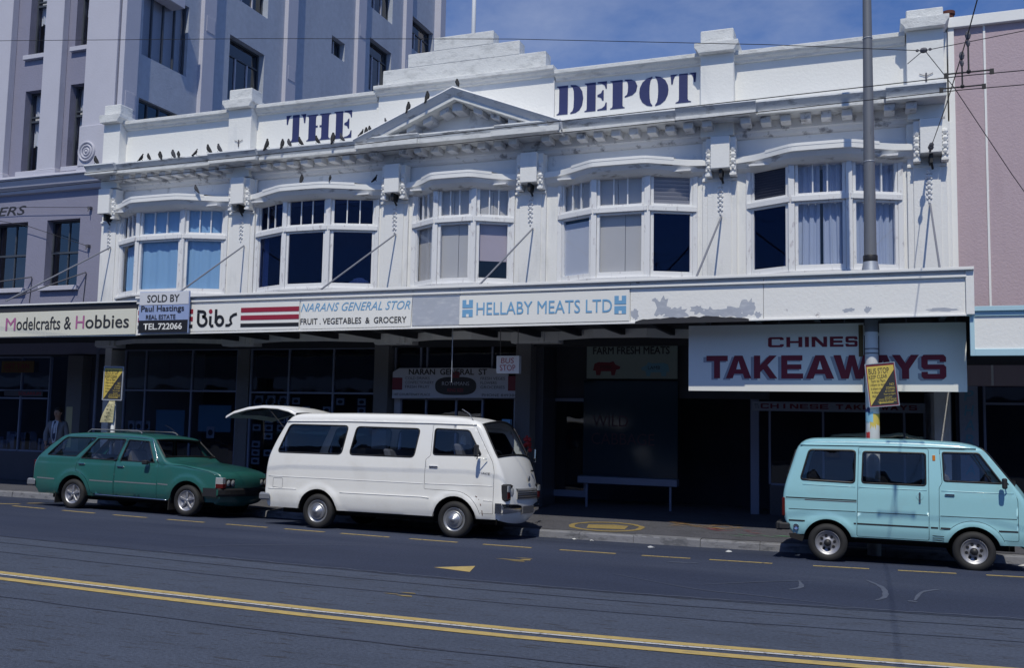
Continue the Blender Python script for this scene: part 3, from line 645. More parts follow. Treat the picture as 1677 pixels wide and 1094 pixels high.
for ch, x0, x1, z0, z1 in [('T', -12.42, -11.90, 8.03, 8.66), ('H', -11.87, -11.25, 8.02, 8.62), ('E', -11.16, -10.71, 8.01, 8.63), ('D', -5.94, -5.38, 8.05, 8.65), ('E', -5.35, -4.89, 8.06, 8.65), ('P', -4.82, -4.27, 8.06, 8.64), ('O', -4.23, -3.65, 8.04, 8.64), ('T', -3.61, -3.11, 8.05, 8.63)]:
    mb = MB()
    for pg in GL[ch]: mb.prism([(x0 + x * (x1 - x0), z0 + y * (z1 - z0)) for x, y in pg], W0 - .008, W0 - .001)
    recalc(mb.build('painted_letter', 'navy', dep))
# canopy of the white building
ZB = lambda x: 3.425 + (x + 13.9) / 15.3 * .095
ZTp = lambda x: 4.185 + (x + 13.9) / 15.3 * .03
cx0, cx1 = -13.90, 1.40
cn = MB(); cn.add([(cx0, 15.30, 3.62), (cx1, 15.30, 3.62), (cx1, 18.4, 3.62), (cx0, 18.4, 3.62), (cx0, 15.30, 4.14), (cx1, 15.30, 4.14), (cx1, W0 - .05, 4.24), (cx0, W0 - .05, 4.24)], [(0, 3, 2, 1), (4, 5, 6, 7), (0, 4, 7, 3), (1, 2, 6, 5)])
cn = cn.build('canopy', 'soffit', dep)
def fas(x0, x1, y0, y1, za, zb, nm, mt, par=cn):
    mb = MB(); mb.add([(x0, y0, za(x0)), (x1, y0, za(x1)), (x1, y1, za(x1)), (x0, y1, za(x0)), (x0, y0, zb(x0)), (x1, y0, zb(x1)), (x1, y1, zb(x1)), (x0, y1, zb(x0))], [(0, 3, 2, 1), (4, 5, 6, 7), (0, 1, 5, 4), (1, 2, 6, 5), (2, 3, 7, 6), (3, 0, 4, 7)])
    return mb.build(nm, mt, par, bevel=.004)
cuts = [-13.9, -10.05, -7.70, -6.77, -3.71, -1.58, 1.29]
for a, c in zip(cuts, cuts[1:]):
    fas(a + .003, c - .003, 15.262, 15.30, ZB, lambda x: ZTp(x) - .02, 'fascia_board', 'fascia_paint' if a > -3.8 else 'fascia_clean')
fas(cx0, cx1, 15.17, 15.33, lambda x: ZTp(x) - .045, ZTp, 'fascia_cap', 'fascia_clean')
fas(cx0, cx1 - .1, 15.215, 15.262, lambda x: ZTp(x) - .145, lambda x: ZTp(x) - .105, 'fascia_moulding', 'fascia_clean')
fas(cx1 - .11, cx1, 15.225, 15.5, lambda x: ZB(x) - .0, lambda x: ZTp(x) - .05, 'fascia_end_post', 'fascia_clean')
fas(cx0, cx1 - .1, 15.235, 15.262, lambda x: ZB(x) - .02, lambda x: ZB(x) + .012, 'fascia_bottom_trim', 'fascia_clean')
rnd = random.Random(11); mb = MB(); xs_ = [-3.62 + i * .07 for i in range(27)]
jag = [(x, ZB(x) + .012 + max(0, .055 * math.sin((x + 3.62) / 1.85 * math.pi) ** .5 if 0 < (x + 3.62) / 1.85 < 1 else 0) + rnd.uniform(-.012, .012)) for x in xs_]
mb.prism([(xs_[0], ZB(xs_[0]) - .03)] + jag + [(xs_[-1], ZB(xs_[-1]) - .03)], 15.228, 15.2345); recalc(mb.build('rotted_edge', 'near_black', cn))
for k, (cx, cz, rx, rz_) in enumerate([(-3.63, 3.62, .06, .10), (-3.18, 3.72, .13, .17), (-2.95, 3.62, .20, .13), (-2.6, 3.68, .12, .07), (-2.38, 3.62, .18, .09), (-2.05, 3.63, .22, .11), (-1.82, 3.70, .12, .13), (-3.3, 3.85, .05, .03), (-1.66, 3.58, .06, .05), (-.33, 3.62, .09, .035), (-.05, 3.63, .06, .05), (.98, 3.6, .2, .03)]):
    P = []
    for j in range(22):
        q = 2 * math.pi * j / 22; r = 1 + rnd.uniform(-.42, .25); P.append((cx + rx * r * math.cos(q), cz + rz_ * r * math.sin(q)))
    MB().flat(P, 15.2612 - .0002 * (k % 4)).build('peeled_paint', 'sign_grey', cn)
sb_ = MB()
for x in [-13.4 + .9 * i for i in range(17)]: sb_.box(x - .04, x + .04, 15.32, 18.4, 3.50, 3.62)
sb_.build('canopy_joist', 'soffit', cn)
# ------------------------------------------------------------------ grey building on the left
gb = empty('office_building', (-20, 18.3, 0), 'tall mauve-grey rendered office building with pale pilasters and a canopy at its foot', 'building')
k_ = .976
G = lambda X, Z: (X * k_, CH + (Z - CH) * k_)
GY = 18.33
def gbox(mb, X0, X1, Z0, Z1, y0, y1):
    a = G(X0, Z0); b_ = G(X1, Z1); return mb.box(a[0], b_[0], y0, y1, a[1], b_[1])
GX = -17.56
# front wall with real openings
WINS = [(-21.32, -20.52, 8.2, 10.44), (-19.74, -18.98, 8.22, 10.46), (-21.32, -20.52, 11.42, 13.7), (-19.68, -18.95, 11.46, 13.7), (-20.26, -19.14, 5.08, 6.84), (-22.2, -20.93, 5.06, 6.84)]
cols = sorted({-30, GX / k_} | {v for w_ in WINS for v in w_[:2]}); rws = sorted({3.3, 24.0} | {v for w_ in WINS for v in w_[2:]})
fw_ = MB()
for xa, xb in zip(cols, cols[1:]):
    for za, zb in zip(rws, rws[1:]):
        cxm, czm = (xa + xb) / 2, (za + zb) / 2
        if any(w_[0] < cxm < w_[1] and w_[2] < czm < w_[3] for w_ in WINS): continue
        gbox(fw_, xa, xb, za, zb, GY, GY + .35)
fw_.build('front_wall', 'grey_render', gb)
for i, (xa, xb, za, zb) in enumerate(WINS):
    a, c = G(xa, za), G(xb, zb); x0, z0, x1, z1 = a[0], a[1], c[0], c[1]
    fr = MB(); t = .045; yf = GY + .2
    fr.box(x0, x0 + t, yf, yf + .06, z0, z1); fr.box(x1 - t, x1, yf, yf + .06, z0, z1); fr.box(x0 + t, x1 - t, yf, yf + .06, z0, z0 + t); fr.box(x0 + t, x1 - t, yf, yf + .06, z1 - t, z1)
    zm = z0 + (z1 - z0) * (.63 if i < 4 else .5); 
    if i < 4: fr.box(x0 + t, x1 - t, yf - .02, yf + .06, zm, zm + .05); fr.box(x0 + t, x1 - t, yf, yf + .06, zm + .13, zm + .17)
    else: fr.box(x0 + t, x1 - t, yf - .02, yf + .06, zm, zm + .05)
    xm = (x0 + x1) / 2; fr.box(xm - .018, xm + .018, yf + .005, yf + .055, z0 + t, zm); fr.box(xm - .018, xm + .018, yf + .005, yf + .055, zm + .17 if i < 4 else zm + .05, z1 - t)
    wn = fr.build('window', 'steel_frame', gb)
    for u, v in ((x0 + t, xm - .018), (xm + .018, x1 - t)):
        MB().box(u, v, yf + .03, yf + .034, z0 + t, zm).build('pane', 'glass' if i < 4 else 'tint_glass', wn); MB().box(u, v, yf + .03, yf + .034, zm + .17 if i < 4 else zm + .05, z1 - t).build('pane', 'glass' if i < 4 else 'tint_glass', wn)
    if i < 4:
        g = []
        zc0 = z0 + (.75 if i < 2 else .95)
        for z in (zc0, z0 + 1.3, z1): g.append([(x0 + .05 + (x1 - x0 - .1) * j / 30, yf + .12 + .025 * math.sin(j * 1.3), z + (.05 * math.sin(j * .5) if z == zc0 else 0)) for j in range(31)])
        MB().rows(g).build('curtain', 'board_white', wn, smooth=True)
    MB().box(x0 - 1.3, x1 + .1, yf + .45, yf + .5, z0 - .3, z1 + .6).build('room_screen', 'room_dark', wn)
    si = MB(); si.box(x0 - .08, x1 + .08, GY - .10, GY + .2, z0 - .12, z0 - .002); si.build('window_sill', 'grey_trim', wn, bevel=.006)
for xa, xb in ((-20.55, -19.92), (-19.08, -18.05), (-22.3, -21.75)):
    a, c = G(xa, 8.0)[0], G(xb, 8.0)[0]
    p = MB(); p.box(a, c, 18.13, GY, 8.0, 23.0); p.box(a - .06, c + .06 if c < -17.9 else GX, 18.09, GY, 7.82, 7.98); p.box(a - .03, (c + .03) if c < -17.9 else GX, 18.11, GY, 7.98, 8.02)
    if xb > -19: p.box(a - .02, GX, 18.08, 18.13, 7.98, 9.02)
    po = p.build('pilaster', 'grey_trim', gb, bevel=.012)
    if xb > -19:
        q = MB(); cx_, cz_ = G(-18.8, 8.5)
        for r_, w_ in ((.24, .035), (.16, .03), (.08, .03)): q.tube([(cx_ + r_ * math.cos(t * math.pi / 12), 18.07, cz_ + r_ * math.sin(t * math.pi / 12)) for t in range(24)], w_, closed=True)
        q.ball((cx_, 18.07, cz_), .05); q.build('rosette', 'grey_trim', po, smooth=True)
cb = MB(); cb.prism([(GY, 8.03 * k_ + .045), (18.02, 7.86), (18.0, 7.80), (18.06, 7.74), (18.10, 7.66), (18.12, 7.60), (18.2, 7.55), (18.24, 7.46), (GY, 7.44)], -30, GX - .02, 'x'); cb.build('string_course', 'grey_trim', gb)
# side wall facing the white building
SX = -17.55
SW = [(18.9, 20.62, 11.08, 13.05), (18.9, 20.62, 8.3, 9.93), (22.42, 24.12, 11.05, 13.0), (22.6, 24.2, 14.2, 16.1), (27.95, 28.82, 14.5, 15.16), (30.6, 32.3, 14.1, 16.12), (30.6, 32.3, 17.3, 19.2), (33.95, 36.0, 17.0, 18.38)]
ys_ = sorted({GY + .35, 36.5} | {v for w_ in SW for v in w_[:2]}); zs_ = sorted({0, 24.0} | {v for w_ in SW for v in w_[2:]})
sw = MB()
for ya, yb in zip(ys_, ys_[1:]):
    for za, zb in zip(zs_, zs_[1:]):
        if any(w_[0] < (ya + yb) / 2 < w_[1] and w_[2] < (za + zb) / 2 < w_[3] for w_ in SW): continue
        sw.box(SX - .35, SX, ya, yb, za, zb)
sw.build('side_wall', 'side_render', gb)
for i, (ya, yb, za, zb) in enumerate(SW):
    fr = MB(); t = .05; xf = SX - .10 if i < 2 else SX - .2; nb = 4 if i < 2 else (3 if yb - ya > 1.2 else 2)
    fr.box(xf - .06, xf, ya, ya + t, za, zb); fr.box(xf - .06, xf, yb - t, yb, za, zb); fr.box(xf - .06, xf, ya + t, yb - t, za, za + t); fr.box(xf - .06, xf, ya + t, yb - t, zb - t, zb)
    zt_ = zb - (.5 if (zb - za > 1.3 and i > 1) else 0)
    if zt_ < zb: fr.box(xf - .06, xf, ya + t, yb - t, zt_ - .025, zt_ + .025)
    wn = fr.build('window', 'steel_frame', gb)
    for j in range(nb):
        a = ya + (yb - ya) * j / nb; c = ya + (yb - ya) * (j + 1) / nb
        MB().box(xf - .04, xf - .036, a + .025, c - .025, za + t, zt_ - .026 if zt_ < zb else zb - t).build('pane', 'glass' if i == 0 else 'tint_glass', wn)
        if j: MB().box(xf - .055, xf + .005, a - .02, a + .02, za + t, zt_ - .026 if zt_ < zb else zb - t).build('mullion', 'steel_frame' if i < 2 else 'grey_trim', wn)
    if zt_ < zb: MB().box(xf - .04, xf - .036, ya + t, yb - t, zt_ + .026, zb - t).build('pane', 'tint_glass', wn)
    if i == 0: MB().box(xf - .14, xf - .12, ya, yb, za, zb).build('blind', 'blind_grey', wn)
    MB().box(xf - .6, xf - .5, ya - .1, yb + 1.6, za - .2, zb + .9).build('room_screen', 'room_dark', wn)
for ya, yb, d in ((GY - .15, 18.68, .13), (21.1, 21.62, .13), (25.1, 25.65, .14), (29.48, 30.05, .15), (33.2, 33.75, .15), (36.1, 36.6, .3)):
    p = MB(); p.box(SX - .02, SX + d, ya, yb, 7.8, 24.0)
    for z in (9.7, 12.85, 16.0): p.box(SX + d, SX + d + .012, ya + .1, yb - .06, z - .25, z + .2)
    p.build('side_pilaster', 'grey_trim', gb, bevel=.01)
rr = MB(); rr.box(-30, SX - .36, GY + .4, 36.5, 23.6, 23.8); rr.box(-30, SX - .36, 36.3, 36.5, 0, 23.6); rr.build('roof', 'room_dark', gb)
# its canopy
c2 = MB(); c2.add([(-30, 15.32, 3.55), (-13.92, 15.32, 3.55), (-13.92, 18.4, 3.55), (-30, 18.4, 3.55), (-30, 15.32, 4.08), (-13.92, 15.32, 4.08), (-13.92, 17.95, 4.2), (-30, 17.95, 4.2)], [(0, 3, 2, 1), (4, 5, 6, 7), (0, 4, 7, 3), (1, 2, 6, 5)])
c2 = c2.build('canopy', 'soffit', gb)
fas(-30, -13.91, 15.23, 15.36, lambda x: 4.085, lambda x: 4.115, 'fascia_cap', 'fascia_clean', c2); fas(-30, -13.91, 15.27, 15.32, lambda x: 3.94, lambda x: 4.085, 'fascia_band', 'near_black', c2)
fas(-30, -13.91, 15.28, 15.32, lambda x: 3.40, lambda x: 3.94, 'fascia_board', 'fascia_clean', c2)
for a, b_ in (((-18.36, 18.3, 5.32), (-19.75, 17.2, 4.5)), ((-20.15, 18.3, 5.26), (-21.0, 17.2, 4.9))): MB().tube([a, b_], .016).build('stay_rod', 'iron', gb)
for a, b_ in (((-18.36, 18.3, 5.32), (-18.42, 18.32, 4.55)), ((-20.15, 18.3, 5.26), (-20.2, 18.32, 4.6))): MB().tube([a, b_], .008).build('guy_wire', 'wire', gb)
for x, z in ((-18.34, 6.95), (-18.33, 5.98)):
    e = MB(); e.box(x - .04, x + .04, 18.24, GY, z - .03, z + .03); e.tube([(x, 18.24, z), (x + .02, 18.2, z - .1)], .012); e.build('eye_bolt', 'iron', gb)
MB().tube([(-18.34, 18.22, 6.95), (-20.5, 18.2, 7.08), (-22, 18.2, 7.1)], .007).build('guy_wire', 'wire', gb); MB().tube([(-18.33, 18.22, 5.98), (-20.3, 18.2, 6.58), (-22, 18.2, 6.9)], .007).build('guy_wire', 'wire', gb)
text('ERS', -21.5, -20.52, 6.92, 7.16, GY - .004, 'near_black', gb, 'painted_lettering', bold=.01, shear=.25)
ac = empty('air_conditioner', (-17.42, 19.7, 12.75), 'pale window air conditioner sticking out of the upper side window of the grey building', 'air conditioner')
MB().box(-17.68, -17.25, 19.3, 20.1, 12.75, 13.15).build('casing', 'grey_trim', ac, bevel=.01)
MB().box(-17.60, -17.32, 19.288, 19.297, 12.83, 13.08).build('grille', 'near_black', ac)
# ------------------------------------------------------------------ pink building on the right
pk = empty('pink_building', (3.5, 18.2, 0), 'pink rendered building with white strips at the right edge of the street front', 'building')
b = MB(); b.box(1.42, 12, 18.15, 18.45, 2.6, 8.96); b.build('front_wall', 'pink_render', pk)
b = MB(); b.box(1.335, 1.43, 18.10, 18.46, 2.6, 8.96); b.build('edge_strip', 'fascia_clean', pk)
b = MB(); b.box(1.9, 1.935, 18.13, 18.15, 2.6, 8.96); b.build('white_strip', 'fascia_clean', pk)
for x in (4.6, 7.4, 10.2): MB().box(x, x + .04, 18.13, 18.15, 2.6, 8.96).build('white_strip', 'fascia_clean', pk)
b = MB(); b.box(1.335, 12, 18.06, 18.5, 8.96, 9.15); b.build('coping', 'fascia_clean', pk, bevel=.006)
b = MB(); b.box(1.5, 12, 18.5, 33, 8.5, 8.6); b.box(1.36, 1.5, 18.5, 33, 0, 8.9); b.build('roof', 'room_dark', pk)
b = MB(); b.lathe([(.08, 0), (.115, 0), (.115, .1), (.095, .14), (.10, .34), (.12, .36), (.12, .42), (.07, .42)], (1.42, 19.1, 9.15 + .1), n=16); b.box(1.28, 1.56, 18.95, 19.25, 8.9, 9.26)
tag(rehome(b.build('chimney_pot', 'rust_brown', smooth=False)), 'rust brown clay chimney pot behind the coping of the pink building', 'chimney pot')
b = MB(); b.add([(1.42, 15.36, 2.95), (12, 15.36, 2.95), (12, 18.4, 2.95), (1.42, 18.4, 2.95), (1.42, 15.36, 3.62), (12, 15.36, 3.62), (12, 18.14, 3.72), (1.42, 18.14, 3.72)], [(0, 3, 2, 1), (4, 5, 6, 7), (0, 4, 7, 3), (1, 2, 6, 5)])
c3 = b.build('canopy', 'soffit', pk)
b = MB(); b.box(1.30, 12, 15.26, 15.38, 3.57, 3.64); b.box(1.34, 1.40, 15.30, 15.36, 2.92, 3.57); b.box(1.40, 12, 15.30, 15.36, 2.92, 3.02); b.box(1.40, 12, 15.30, 15.36, 3.50, 3.57); b.build('fascia_frame', 'pale_blue_trim', c3, bevel=.004)
b = MB(); b.box(1.40, 12, 15.325, 15.36, 3.02, 3.50); b.build('fascia_board', 'fascia_paint', c3)
fp = MB(); fp.lathe([(.05, 0), (.05, 2.0), (.045, 4.5), (0, 4.5)], (-8.35, 19.2, 8.6), n=10)
tag(rehome(fp.build('flagpole', 'pole_white', smooth=True)), 'white flagpole rising behind the stepped middle parapet', 'flagpole')
# ------------------------------------------------------------------ signs on the canopy edges
def board(nm, pts, y, mt, label, cat='sign', th=.02, bev=.003, group=None):
    """a flat board: pts (x,z) corners, front face at y"""
    x = sum(p[0] for p in pts) / len(pts); z = min(p[1] for p in pts)
    e = empty(nm, (x, y + th, z), label, cat, group)
    mb = MB(); mb.prism(pts, y, y + th); recalc(mb.build('board', mt, e, bevel=bev)); return e
Q = lambda x0, x1, z0, z1: [(x0, z0), (x1, z0), (x1, z1), (x0, z1)]
s = board('shop_sign', [(-26, 3.37), (-13.93, 3.43), (-13.93, 3.955), (-26, 3.90)], 15.255, 'sign_cream', 'cream Modelcrafts & Hobbies sign board on the far left canopy')
y = 15.249
text('M', -17.45, -17.17, 3.55, 3.82, y, 'mauve', s, bold=.01); text('odelcrafts &', -17.14, -15.62, 3.553, 3.832, y, 'near_black', s, bold=.01)
text('H', -15.50, -15.27, 3.565, 3.835, y, 'mauve', s, bold=.01); text('obbies', -15.24, -14.10, 3.562, 3.84, y, 'near_black', s, bold=.01)
text('oy & Gift', -19.4, -17.9, 3.53, 3.80, y, 'near_black', s, bold=.01)
s = board('shop_sign', [(-13.87, 3.455), (-10.06, 3.475), (-10.06, 4.0), (-13.87, 3.99)], 15.238, 'sign_white', 'white Bibs shop sign with red and black stripes on the canopy')
y = 15.232
for x0, x1 in ((-11.37, -10.06), (-13.86, -13.55), (-12.62, -12.50)):
    for z0, z1, c in ((3.815, 3.905, 'maroon'), (3.665, 3.755, 'maroon'), (3.53, 3.60, 'black')): MB().flat(Q(x0, x1, z0, z1), y).build('stripe', c, s)
bb = MB()   # the fat lower-case Bibs lettering, drawn as strokes
def stroke(mb, pts, w, yy):
    P = [Vector((p[0], 0, p[1])) for p in pts]; g = []
    for i, p in enumerate(P):
        t = (P[min(i + 1, len(P) - 1)] - P[max(i - 1, 0)]).normalized(); n = Vector((-t.z, 0, t.x)); g.append([(p.x + n.x * w, yy, p.z + n.z * w), (p.x - n.x * w, yy, p.z - n.z * w)])
    mb.rows(g)
def arc(cx, cz, rx, rz_, a0, a1, n=14): return [(cx + rx * math.cos(R(a0 + (a1 - a0) * i / n)), cz + rz_ * math.sin(R(a0 + (a1 - a0) * i / n))) for i in range(n + 1)]
stroke(bb, [(-12.40, 3.86)] + arc(-12.28, 3.80, .07, .05, 90, -90) + arc(-12.27, 3.66, .10, .09, 90, -200), .030, y)
stroke(bb, [(-12.37, 3.82), (-12.37, 3.64)], .030, y - .001); stroke(bb, [(-12.08, 3.76), (-12.08, 3.60), (-12.05, 3.56), (-12.0, 3.57)], .030, y)
stroke(bb, [(-11.95, 3.89), (-11.95, 3.62)], .030, y); stroke(bb, arc(-11.86, 3.66, .08, .085, 170, -190, 20), .030, y - .001)
stroke(bb, [(-11.72, 3.57), (-11.64, 3.57), (-11.58, 3.61), (-11.61, 3.67), (-11.60, 3.73), (-11.54, 3.77), (-11.46, 3.79)], .028, y); bb.build('lettering', 'black', s)
MB().flat([(-12.08 + .045 * math.cos(t), 3.85 + .045 * math.sin(t)) for t in [i * math.pi / 8 for i in range(16)]], y - .0005).build('red_dot', 'maroon', s)
s = board('estate_agent_sign', [(-13.76, 3.43), (-12.53, 3.43), (-12.53, 4.26), (-13.76, 4.27)], 15.14, 'tele_blue', 'tall SOLD BY estate agent board between the Hobbies and Bibs signs', th=.03)
y = 15.134
MB().flat(Q(-13.75, -12.54, 4.0, 4.255), y).build('white_band', 'board_white', s); MB().flat(Q(-13.75, -12.54, 3.44, 3.69), y).build('black_band', 'black', s)
text('SOLD BY', -13.56, -12.76, 4.045, 4.20, y - .003, 'near_black', s, bold=.02); text('Paul Hastings', -13.70, -12.64, 3.83, 3.985, y - .003, 'near_black', s, bold=.012)
text('REAL ESTATE', -13.57, -12.84, 3.71, 3.80, y - .003, 'near_black', s, bold=.015); text('TEL.722066', -13.62, -12.67, 3.50, 3.63, y - .003, 'sign_white', s, bold=.02)
s = board('shop_sign', [(-10.03, 3.47), (-7.72, 3.49), (-7.70, 4.005), (-10.03, 3.995)], 15.236, 'sign_white', "white Naran's General Store fruit and vegetables sign on the canopy")
y = 15.23
text("NARANS GENERAL STOR", -10.02, -7.73, 3.80, 3.955, y, 'sign_blue', s, bold=.0, shear=.35); text('FRUIT . VEGETABLES  &  GROCERY', -10.02, -7.80, 3.555, 3.67, y, 'near_black', s, bold=.012)
s = board('faded_sign', Q(-7.695, -6.775, 3.50, 4.0), 15.242, 'sign_grey', 'blank grey weathered panel between the grocery sign and the meats sign')
s = board('shop_sign', [(-6.77, 3.50), (-3.72, 3.515), (-3.72, 4.03), (-6.77, 4.01)], 15.234, 'sign_white', 'white HELLABY MEATS LTD sign with pale blue letters on the canopy')
y = 15.228
text('HELLABY MEATS LTD', -6.44, -4.01, 3.665, 3.885, y, 'sign_blue', s, bold=.004)
for x0 in (-6.71, -3.97):
    for (a, b_, c, d) in ((0, .20, .16, .30), (0, .20, 0, .13)): MB().flat(Q(x0 + a, x0 + b_, 3.635 + c, 3.635 + d), y).build('logo_block', 'sign_blue', s)
    MB().flat(Q(x0 + .075, x0 + .125, 3.635 + .22, 3.635 + .302), y - .001).build('logo_notch', 'sign_white', s); MB().flat(Q(x0 + .075, x0 + .125, 3.635 - .002, 3.635 + .05), y - .001).build('logo_notch', 'sign_white', s)
# hanging sign of the takeaway shop: two boards with a gap at the pole
mat('opp_wall', (.10, .10, .11), .8)
mat('opp_trim', (.16, .16, .18), .8)
TY = 15.875
TK = lambda v: v * TY / 15.55
TZ = lambda z: CH + (z - CH) * TY / 15.55
s = board('hanging_sign', Q(TK(-2.80), TK(-.115), TZ(2.385), TZ(3.45)), TY, 'sign_white', 'big pale CHINESE TAKEAWAYS board with maroon letters hanging under the canopy', th=.03)
MB().prism(Q(TK(.105), TK(1.31), TZ(2.40), TZ(3.44)), TY, TY + .03).build('board', 'sign_white', s, bevel=.003); MB().prism(Q(TK(-.19), TK(-.125), TZ(2.93), TZ(3.42)), TY - .006, TY - .001).build('brown_strip', 'tan_sign', s)
# heavy block letters
HB = {
 'T': [[(0, 1), (1, 1), (1, .76), (.64, .76), (.64, 0), (.36, 0), (.36, .76), (0, .76)]],
 'A': [[(.34, 1), (.66, 1), (1, 0), (.73, 0), (.67, .2), (.33, .2), (.27, 0), (0, 0)], ],
 'K': [[(0, 0), (0, 1), (.27, 1), (.27, .58), (.66, 1), (.98, 1), (.58, .58), (1, 0), (.68, 0), (.40, .40), (.27, .27), (.27, 0)]],
 'E': [[(0, 0), (0, 1), (.97, 1), (.97, .78), (.28, .78), (.28, .61), (.92, .61), (.92, .40), (.28, .40), (.28, .22), (1, .22), (1, 0)]],
 'W': [[(0, 1), (.2, 1), (.32, .36), (.42, 1), (.58, 1), (.68, .36), (.8, 1), (1, 1), (.79, 0), (.59, 0), (.5, .55), (.41, 0), (.21, 0)]],
 'Y': [[(0, 1), (.30, 1), (.5, .66), (.70, 1), (1, 1), (.63, .40), (.63, 0), (.37, 0), (.37, .40)]],
 'S': [[(1, .78), (1, .9), (.9, 1), (.1, 1), (0, .9), (0, .50), (.1, .40), (.74, .40), (.74, .21), (.26, .21), (.26, .30), (0, .30), (0, .1), (.1, 0), (.9, 0), (1, .1), (1, .50), (.9, .60), (.26, .60), (.26, .79), (.74, .79), (.74, .70), (1, .70)]],
 'C': [[(1, .72), (1, .88), (.88, 1), (.12, 1), (0, .88), (0, .12), (.12, 0), (.88, 0), (1, .12), (1, .30), (.76, .30), (.76, .2), (.24, .2), (.24, .8), (.76, .8), (.76, .70)]],
 'H': [[(0, 0), (0, 1), (.24, 1), (.24, .6), (.76, .6), (.76, 1), (1, 1), (1, 0), (.76, 0), (.76, .4), (.24, .4), (.24, 0)]],
 'I': [[(0, 0), (0, 1), (1, 1), (1, 0)]], 'N': [[(0, 0), (0, 1), (.3, 1), (.76, .34), (.76, 1), (1, 1), (1, 0), (.7, 0), (.24, .66), (.24, 0)]]}
def block(s_, spans, z0, z1, y, mt, par, nm='letter'):
    for ch, (a, b_) in zip(s_, spans):
        mb = MB()
        for pg in HB[ch]: mb.flat([(a + u * (b_ - a), z0 + v * (z1 - z0)) for u, v in pg], y)
        if ch == 'A': pass
        mb.build(nm, mt, par)
sp_ = [(-2.51, -2.15), (-2.17, -1.75), (-1.70, -1.34), (-1.27, -.93), (-.88, -.44), (-.47, .10), (.02, .44), (.36, .78), (.80, 1.07), (1.0, 1.1)]
sp_ = [(-2.51, -2.17), (-2.20, -1.80), (-1.76, -1.40), (-1.34, -1.01), (-.97, -.55), (-.56, -.02), (-.03, .34), (.28, .66), (.69, 1.03)]
sp_ = [(TK(a), TK(b_)) for a, b_ in sp_]
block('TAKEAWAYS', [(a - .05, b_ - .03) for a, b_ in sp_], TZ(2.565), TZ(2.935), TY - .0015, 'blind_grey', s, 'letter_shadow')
block('TAKEAWAYS', sp_, TZ(2.59), TZ(2.955), TY - .004, 'sign_maroon', s)
for a, b_ in ((sp_[1]), (sp_[4]), (sp_[6])):   
    MB().flat([(a + (b_ - a) * .41, TZ(2.735)), (a + (b_ - a) * .59, TZ(2.735)), (a + (b_ - a) * .5, TZ(2.87))], TY - .005).build('letter_counter', 'sign_white', s)
block('CHINES', [(TK(a), TK(b_)) for a, b_ in [(-1.54, -1.30), (-1.26, -1.02), (-.98, -.92), (-.88, -.65), (-.61, -.41), (-.38, -.205)]], TZ(3.085), TZ(3.245), TY - .004, 'sign_maroon', s)
for x in (-2.5, -1.4, -.4, .5, 1.2): MB().tube([(x, TY + .015, TZ(3.43)), (x, TY + .015, 3.62)], .012).build('hanger', 'iron', s)
# ------------------------------------------------------------------ shopfronts under the canopies
SF = 18.4
def framed(par, x0, x1, z0, z1, verts=(), hor=(), y=SF, mt='dull_alu', w=.04, gl='shop_glass', nm='shop_window', trans=None):
    xs = [x0] + list(verts) + [x1]; zs = [z0] + list(hor) + [z1]; fr = MB()
    for i, x in enumerate(xs): fr.box(x - w / 2, x + w / 2, y, y + .07, z0, z1)
    for z in zs:
        for a, b_ in zip(xs, xs[1:]): fr.box(a + w / 2, b_ - w / 2, y + .005, y + .065, z - w / 2, z + w / 2)
    o = fr.build(nm, mt, par)
    for a, b_ in zip(xs, xs[1:]):
        for c, d in zip(zs, zs[1:]): MB().box(a + w / 2, b_ - w / 2, y + .035, y + .039, c + w / 2, d - w / 2).build('pane', gl, o)
    return o
mb = MB()   # shop interior shell
for a, c, yb in ((-17.55, XR, 21.8),):
    mb.add([(a, 18.5, .02), (c, 18.5, .02), (c, yb, .02), (a, yb, .02), (a, 18.5, 3.6), (c, 18.5, 3.6), (c, yb, 3.6), (a, yb, 3.6)], [(0, 1, 2, 3), (4, 7, 6, 5), (3, 2, 6, 7), (0, 3, 7, 4), (1, 5, 6, 2)])
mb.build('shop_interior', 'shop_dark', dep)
mb = MB(); mb.box(-17.6, XR, 18.32, 18.55, 3.36, 3.62); mb.build('shopfront_beam', 'soffit', dep)
# Bibs shop: x -17.5..-10.05
w1 = framed(dep, -17.05, -13.76, .45, 3.36, (-16.42, -15.05), (2.38,))
MB().box(-17.05, -13.8, SF - .02, SF + .1, .1, .44).build('stall_riser', 'stall', dep)
w2 = framed(dep, -13.38, -10.07, .5, 3.36, (-12.36, -11.20), (2.36,))
MB().box(-13.38, -10.07, SF - .02, SF + .1, .1, .49).build('stall_riser', 'tile_dark', dep)
MB().box(-13.74, -13.42, SF - .03, SF + .25, .09, 3.36).build('shop_pier', 'pebble', dep); 
MB().box(-10.04, -9.70, SF - .25, SF + .25, .08, 3.40).build('shop_pier', 'pebble', dep)
MB().box(-6.78, -6.46, SF - .25, SF + .25, .08, 3.40).build('shop_pier', 'pebble', dep)
MB().tube([(-17.45, 18.1, 3.58), (-17.62, 18.2, 3.5), (-17.75, 18.22, 3.36), (-17.76, 18.22, .1)], .035, 8).build('downpipe', 'dull_alu', dep)
for x0, x1, z0, z1 in ((-16.12, -15.28, 1.22, 1.92), (-14.88, -13.96, 1.43, 2.05)): MB().box(x0, x1, SF + .10, SF + .105, z0, z1).build('poster_panel', 'panel_blue', w1)
rnd = random.Random(5)
def picture(par, x, z, wd, h, y=SF + .09, sh=True):
    o = MB().box(x, x + wd, y, y + .004, z, z + h).build('poster', 'board_dim', par)
    if sh: m_ = MB(); m_.flat([(x + wd * .5 + wd * .33 * math.cos(t), z + h * .48 + h * .26 * math.sin(t)) for t in [i * math.pi / 5 for i in range(10)]], y - .002); m_.build('picture', 'near_black', o)
